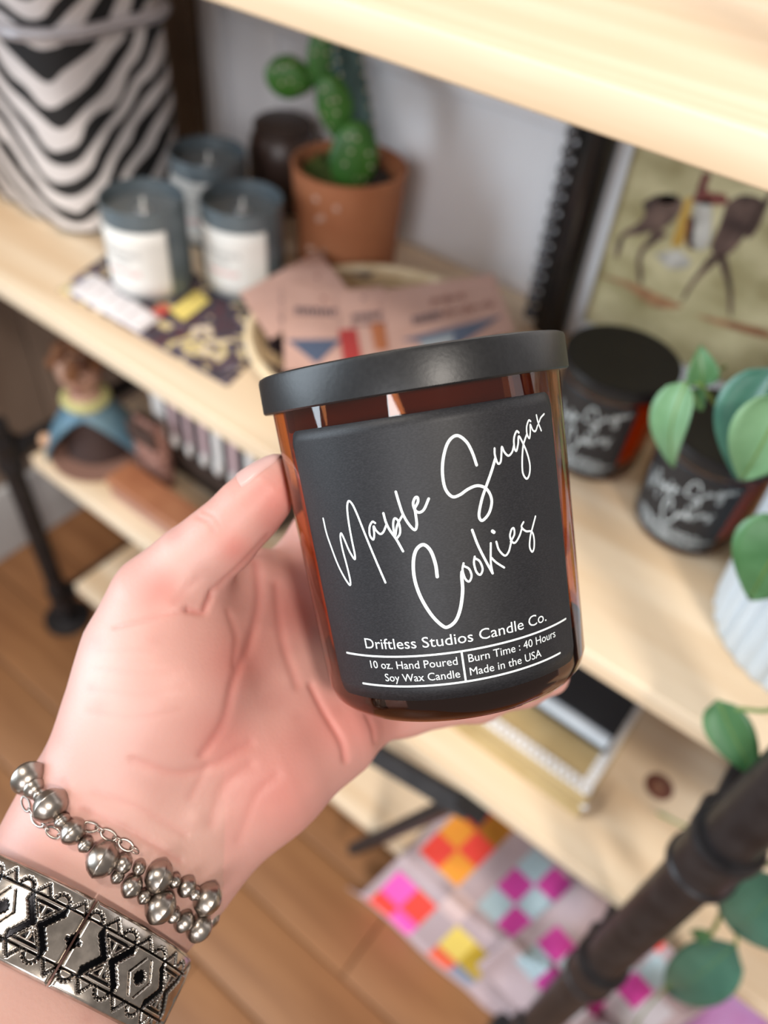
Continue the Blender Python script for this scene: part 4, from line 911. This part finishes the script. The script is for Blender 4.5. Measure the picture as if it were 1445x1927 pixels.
vine([at(1330, 1770, .29), at(1270, 1840, .285), at(1215, 1900, .28), at(1190, 1940, .28)], .0009)

# ---------------------------------------------------------------- things on board three
KRAFT = noise_col(mat('gold_kraft', rough=.55), (.40, .28, .12), (.50, .37, .18), (20, 20, 20)); LACE = noise_col(mat('white_lace', rough=.8), (.74, .72, .70), (.84, .82, .80), (300, 300, 300))
t = thing('kraft_box', (-.10, .39, S3), 'gold kraft box trimmed with white lace on the pine board below the candle', 'box')
ang = .02
for k, (h0, h1, ins) in enumerate(((0, .012, .0), (.0125, .0215, .0025), (.022, .036, .001))):
    MB().box(-.205 + ins, .004 - ins, .342 + ins, .455, S3 + h0, S3 + h1, .0012).build('layer', KRAFT, t)
mb = MB()
for i in range(34):
    x = -.20 + i * .006
    mb.tube([(x + .0048 * math.cos(a) * .55, .350 + .0052 * math.sin(a), S3 + .0368 + .0004 * (i % 2)) for a in np.linspace(0, 2 * PI, 9)], .0017, 5, False)
for i in range(17):
    y = .352 + i * .006; mb.tube([(-.003 + .0036 * math.sin(a), y + .0026 * math.cos(a), S3 + .0368 + .0004 * (i % 2)) for a in np.linspace(0, 2 * PI, 9)], .0017, 5, False)
mb.ell((.0035, .3455, S3 + .018), .003, .003, .004, None, 10, 6)
mb.build('lace_trim', LACE, t)
t = thing('black_book', (-.06, .44, S3 + .038), 'black covered book with white page edges on the kraft box', 'book')
MB().box(-.17, -.004, .386, .50, S3 + .0385, S3 + .0415, .001).build('cover', mat('black_cover', (.010, .011, .014), .6), t)
MB().box(-.168, -.006, .388, .498, S3 + .0415, S3 + .0535, .001).build('pages', mat('page_block', (.62, .66, .70), .7), t)
MB().box(-.17, -.004, .394, .50, S3 + .0535, S3 + .0565, .001).build('cover', mat('black_cover_top', (.010, .011, .014), .6), t)
MB().box(-.17, -.004, .497, .502, S3 + .0405, S3 + .0560, .001).build('spine', mat('black_spine', (.010, .011, .014), .6), t)
t = thing('white_cup', (.118, .455, S3), 'pale grey cup on the board behind the front pipe', 'cup')
MB().lathe([(.024, 0), (.027, .002), (.031, .03), (.033, .075), (.0325, .077), (.0305, .077), (.029, .05), (.022, .008), (.002, .007)], (.118, .455, S3), 36).build('body', mat('pale_glaze', (.42, .45, .55), .35), t)
MB().tube(spline([(.150, .455, S3 + .062), (.165, .455, S3 + .062), (.172, .455, S3 + .045), (.162, .455, S3 + .028), (.148, .455, S3 + .024)], 6), .0035, 8).build('handle', mat('pale_glaze_h', (.42, .45, .55), .35), t)

# figurine with an open blue cloak
fx, fy = -.652, .366
t = thing('cloak_figurine', (fx, fy, S3), 'ceramic figurine with an open blue cloak and yellow collar', 'figurine')
aim = math.atan2(-fy, -fx) - .35
H = .078; BL = noise_col(mat('blue_glaze', rough=.4), (.075, .17, .25), (.17, .28, .33), (18, 18, 18)); 
def cloak(r0, gapk, name, m, z0=0, z1=H, sh=0):
    P = []
    for i in range(33):
        row = []
        for j in range(17):
            u = j / 16; z = z0 + (z1 - z0) * u; g = gapk * math.sqrt(max(0, 1 - (u / .86) ** 1.6)) if u < .86 else 0; a = aim + g + (2 * PI - 2 * g) * i / 32
            r = r0 * (1 - .66 * u ** 1.5) - sh; row.append((fx + r * math.cos(a), fy + r * math.sin(a), S3 + z))
        P.append(row)
    o = MB().grid(P).build(name, m, t); mo = o.modifiers.new('t', 'SOLIDIFY'); mo.thickness = .004; mo.offset = -1; return o
cloak(.060, 1.22, 'cloak', BL)
MB().lathe([(.030, 0), (.054, .0005), (.0545, .004), (.003, .005)], (fx, fy, S3), 36).build('base', mat('tan_clay', (.22, .115, .085), .6), t)
MB().lathe([(.040, .005), (.031, .04), (.018, .068), (.002, .072)], (fx - .010 * math.cos(aim), fy - .010 * math.sin(aim), S3), 28).build('inner_robe', mat('dark_clay', (.045, .022, .018), .7), t)
MB().tube([(fx + .021 * math.cos(a), fy + .021 * math.sin(a), S3 + H + .003) for a in np.linspace(0, 2 * PI, 25)], .0065, 8, False).build('collar', mat('yellow_glaze', (.52, .50, .22), .4), t)
MB().lathe([(.017, H - .004), (.019, H + .006), (.015, H + .014), (.003, H + .016)], (fx, fy, S3), 24).build('neck', mat('skin_clay', (.50, .30, .22), .6), t)
MB().ell((fx, fy, S3 + H + .040), .024, .024, .029).build('head', noise_col(mat('head_clay', rough=.6), (.36, .20, .14), (.46, .28, .20), (60, 60, 60)), t)
mb = MB()
for i in range(26):
    a = rng.uniform(0, 2 * PI); e_ = rng.uniform(.15, 1.4); p = np.array((fx, fy, S3 + H + .043)) + .025 * np.array((math.cos(a) * math.cos(e_), math.sin(a) * math.cos(e_), math.sin(e_) * 1.15)); mb.ell(p, .008, .008, .009, None, 10, 7)
mb.build('hair', noise_col(mat('brown_hair', rough=.8), (.07, .025, .015), (.24, .10, .035), (60, 60, 60)), t)
d = np.array((math.cos(aim), math.sin(aim), 0)); sd2 = np.array((-d[1], d[0], 0)); hd = np.array((fx, fy, S3 + H + .040))
for sgn in (-1, 1):
    MB().ell(hd + d * .0215 + sd2 * sgn * .008 + np.array((0, 0, .003)), .0028, .0028, .0028, None, 8, 6).build('eye', mat('eye_paint', (.02, .012, .01), .4), t)
    MB().ell(hd + sd2 * sgn * .052 - np.array((0, 0, .092)) + d * .012, .0085, .0085, .0085, None, 12, 8).build('hand', mat('hand_clay', (.60, .36, .22), .6), t)
MB().ell(hd + d * .0235 - np.array((0, 0, .003)), .003, .003, .005, None, 8, 6).build('nose', mat('nose_clay', (.42, .22, .15), .6), t)
MB().ell(hd + d * .0205 - np.array((0, 0, .013)), .0045, .0045, .002, None, 8, 6).build('mouth', mat('mouth_paint', (.18, .04, .05), .5), t)

# leather box, handbag with striped band, speckled pouch, behind the figurine
t = thing('leather_box', (-.51, .344, S3), 'flat brown leather box in front of the striped handbag', 'box')
LEA = noise_col(mat('tan_leather', rough=.5), (.30, .11, .05), (.40, .17, .08), (22, 22, 22)); LEB = noise_col(mat('rosy_leather', rough=.55), (.36, .19, .15), (.44, .25, .20), (22, 22, 22))
MB().box(-.585, -.43, .326, .362, S3 + .0165, S3 + .030, .003).build('lid', LEA, t); MB().box(-.583, -.432, .328, .360, S3, S3 + .0165, .002).build('base', LEB, t)
t = thing('striped_handbag', (-.49, .45, S3), 'dark brown handbag with a pink, white and black striped band', 'bag')
DB = noise_col(mat('dark_leather', rough=.55), (.020, .013, .010), (.045, .028, .020), (22, 22, 22))
rbox(MB(), -.582, -.40, .400, .50, [(.006, S3), (0, S3 + .006), (.003, S3 + .10), (.008, S3 + .185), (.015, S3 + .188)], .02).build('body', DB, t)
STC = [mat('stripe_white', (.74, .71, .68), .8), mat('stripe_black', (.018, .016, .018), .8), mat('stripe_pink', (.56, .40, .41), .8)]
x = -.576
for i, (w, k) in enumerate(((.020, 0), (.006, 1), (.012, 2), (.012, 1), (.010, 2), (.012, 1), (.012, 2), (.008, 1), (.014, 0), (.01, 1), (.012, 2), (.012, 1), (.012, 0))):
    MB().box(x, x + w - .0006, .3965, .4015, S3 + .064, S3 + .178, .001).build('stripe', STC[k], t); x += w
    if k != 1: MB().ell((x - w / 2, .396, S3 + .062), w * .5, .004, .009, None, 12, 8).build('tassel', STC[0], t)
MB().box(-.58, -.402, .3945, .400, S3 + .038, S3 + .048, .001).build('seam_band', mat('brown_band', (.05, .028, .02), .6), t)
t = thing('speckled_pouch', (-.566, .381, S3), 'speckled rose brown pouch between the figurine and striped handbag', 'bag')
SPK = noise_col(mat('speckled_felt', rough=.9), (.18, .08, .06), (.42, .22, .17), (140, 140, 140), lo=.4, hi=.6)
rbox(MB(), -.592, -.540, .370, .392, [(.004, S3), (0, S3 + .006), (.001, S3 + .06), (.006, S3 + .088), (.010, S3 + .090)], .012).build('body', SPK, t)
MB().box(-.588, -.544, .3675, .3705, S3 + .062, S3 + .086, .001).build('flap', mat('brown_flap', (.06, .032, .024), .6), t)
t = thing('wooden_crate', (-.63, .56, S3), 'small brown wooden crate at the back behind the blue figurine', 'crate')
CRW = wood('crate_wood', (.22, .115, .04), (.30, .17, .07), (.14, .07, .03), .6)
for k in range(3): MB().box(-.695, -.612, .50, .508, S3 + .006 + k * .058, S3 + .058 + k * .058, .001).build('slat', CRW, t)
for k in range(3): MB().box(-.695, -.612, .612, .620, S3 + .006 + k * .058, S3 + .058 + k * .058, .001).build('slat', CRW, t)
for xx in (-.695, -.620): MB().box(xx, xx + .008, .508, .612, S3 + .006, S3 + .176, .001).build('side', CRW, t)
MB().box(-.687, -.620, .508, .612, S3, S3 + .006).build('bottom', CRW, t)

# ---------------------------------------------------------------- quilt on board four and lilac fabric
COLR = {'o': (.80, .30, .03), 'r': (.80, .06, .04), 'b': (.42, .16, .01), 'd': (.50, .01, .015), 'p': (.82, .10, .46), 'l': (.62, .46, .44), 'y': (.76, .58, .12), 'c': (.75, .12, .05), 'm': (.48, .32, .02), 'g': (.20, .23, .30), 'B': (.38, .50, .54), 'M': (.56, .045, .30), '.': (.43, .335, .35), 'w': (.56, .54, .58)}
CELLS = {(0, 0): 'r', (1, 0): 'o', (0, 1): 'o', (1, 1): 'r', (0, 2): 'd', (1, 2): 'b', (0, -2): 'p', (0, -3): 'r', (1, -2): 'r', (1, -3): 'p', (2, -1): 'l', (3, -2): 'y', (3, -3): 'c', (4, -2): 'm', (4, -3): 'g',
         (3, 2): 'B', (3, 1): 'M', (4, 2): 'M', (3, 0): 'B', (4, 1): 'B', (5, 2): 'B', (4, 0): 'M', (5, 1): 'M', (5, 0): 'B'}
COT = attr_mat('quilt_cotton', 'patch', .85); nt = COT.node_tree; tc = node(nt, 'ShaderNodeTexCoord'); nz = node(nt, 'ShaderNodeTexNoise'); nz.inputs['Scale'].default_value = 260; bp = node(nt, 'ShaderNodeBump'); bp.inputs['Strength'].default_value = .3; bp.inputs['Distance'].default_value = .001
nt.links.new(tc.outputs['Object'], nz.inputs[0]); nt.links.new(nz.outputs[0], bp.inputs['Height']); nt.links.new(bp.outputs[0], nt.nodes['Principled BSDF'].inputs['Normal'])
def color_mesh(name, P, cols, parent, thick):
    a = len(P); b = len(P[0]); me = bpy.data.meshes.new(name); off = ORG[parent]
    me.from_pydata([tuple(np.array(p) - off) for r in P for p in r], [], [(i * b + j, (i + 1) * b + j, (i + 1) * b + j + 1, i * b + j + 1) for i in range(a - 1) for j in range(b - 1)])
    ca = me.color_attributes.new('patch', 'FLOAT_COLOR', 'CORNER'); k = 0; data = np.ones((len(me.loops), 4), np.float32)
    for p_ in me.polygons:
        i, j = divmod(p_.index, b - 1); data[p_.loop_start:p_.loop_start + p_.loop_total, :3] = cols[i][j]
    ca.data.foreach_set('color', data.ravel()); me.polygons.foreach_set('use_smooth', [True] * len(me.polygons))
    o = link(name, me, parent, [COT]); mo = o.modifiers.new('t', 'SOLIDIFY'); mo.thickness = thick; return o
def drape(x, y, lift):                           # lies on the board, then hangs over its front edge
    p = np.array(atz(x, y, S4 + .006 + lift))
    if p[1] < .298: p = np.array(at(x, y, .298 - .22 * (.298 - p[1]) - lift * .5))
    return (p[0], p[1], max(p[2], .006))
qt = thing('patchwork_quilt', (.0, .30, S4), 'patchwork quilt in pink, orange and blue checks draped over the lowest board', 'quilt')
N = 6
def quilt_panel(name, a0, a1, b0, b1, pos, cells, wr, edge=True):
    A = np.arange(int((a1 - a0) * N) + 1) / N + a0; Bq = np.arange(int((b1 - b0) * N) + 1) / N + b0; P = [[pos(a, b) for b in Bq] for a in A]; cols = []
    for i in range(len(A) - 1):
        row = []
        for j in range(len(Bq) - 1):
            ka, kb = int(round(A[i] + .5 / N)), int(round(Bq[j] + .5 / N)); row.append(COLR[cells.get((ka, kb), '.')])
        cols.append(row)
    return color_mesh(name, P, cols, qt, .004)
def pos1(a, b):
    x = 640 + (430 + 85 * a + 85 * b) / 2.33; y = 1500 + (235 + 80 * a - 85 * b) / 2.33
    w = .006 + .0035 * math.sin(a * 1.3 + b * .6) + .003 * math.sin(b * 1.7 - a * .5) + .006 * max(0, a - 4.5) * math.sin(2.4 * (a + .5 * b)) * .6; return drape(x, y, max(w, .001))
CELLS.update({(6, 0): 'M', (6, -1): 'B', (7, -1): 'M', (7, 0): 'B', (8, 0): 'M', (7, -2): 'B', (6, 2): 'l'})
quilt_panel('quilt_top', -.85, 8.5, -4.0, 3.5, pos1, CELLS, .003)
C2 = {(0, 0): 'B', (0, 1): 'M', (1, 0): 'M', (1, 1): 'B', (2, 1): 'M', (2, 2): 'B', (3, 2): 'M', (3, 3): 'B', (2, 0): 'w', (3, 1): 'w', (4, 2): 'w', (4, 1): 'w', (2, 4): 'r', (2, 5): 'd', (3, 5): 'y', (1, 4): 'y', (1, 2): 'B'}
def pos2(a, b):
    x = 1005 + 36 * a + 40 * b; y = 1815 + 40 * a - 34 * b
    f_ = .026 + .010 * math.sin(a * 1.9 + .8 * b) + .007 * math.sin(2.3 * b - a); return drape(x, y, f_)
quilt_panel('quilt_fold', -1.2, 5.0, -1.6, 5.5, pos2, C2, .01)
t = thing('lilac_fabric', (.2, .36, S4), 'shiny lilac and pink fabric bunched on the lowest board at the lower right', 'fabric')
LIL = noise_col(mat('lilac_satin', rough=.35), (.50, .18, .42), (.60, .36, .66), (16, 16, 16)); P = []
for i in range(41):
    row = []
    for j in range(25):
        u, v = i / 40, j / 24; x = .178 + .22 * u; y = .315 + .16 * v; z = S4 + .004 + .045 * math.sin(PI * v) ** .6 * math.sin(PI * u) ** .5 + .006 * math.sin(14 * u + 5 * v) * math.sin(PI * u) * math.sin(PI * v); row.append((x, y, max(z, S4 + .003)))
    P.append(row)
o = MB().grid(P).build('fabric', LIL, t); mo = o.modifiers.new('t', 'SOLIDIFY'); mo.thickness = .002
tag(o, None)
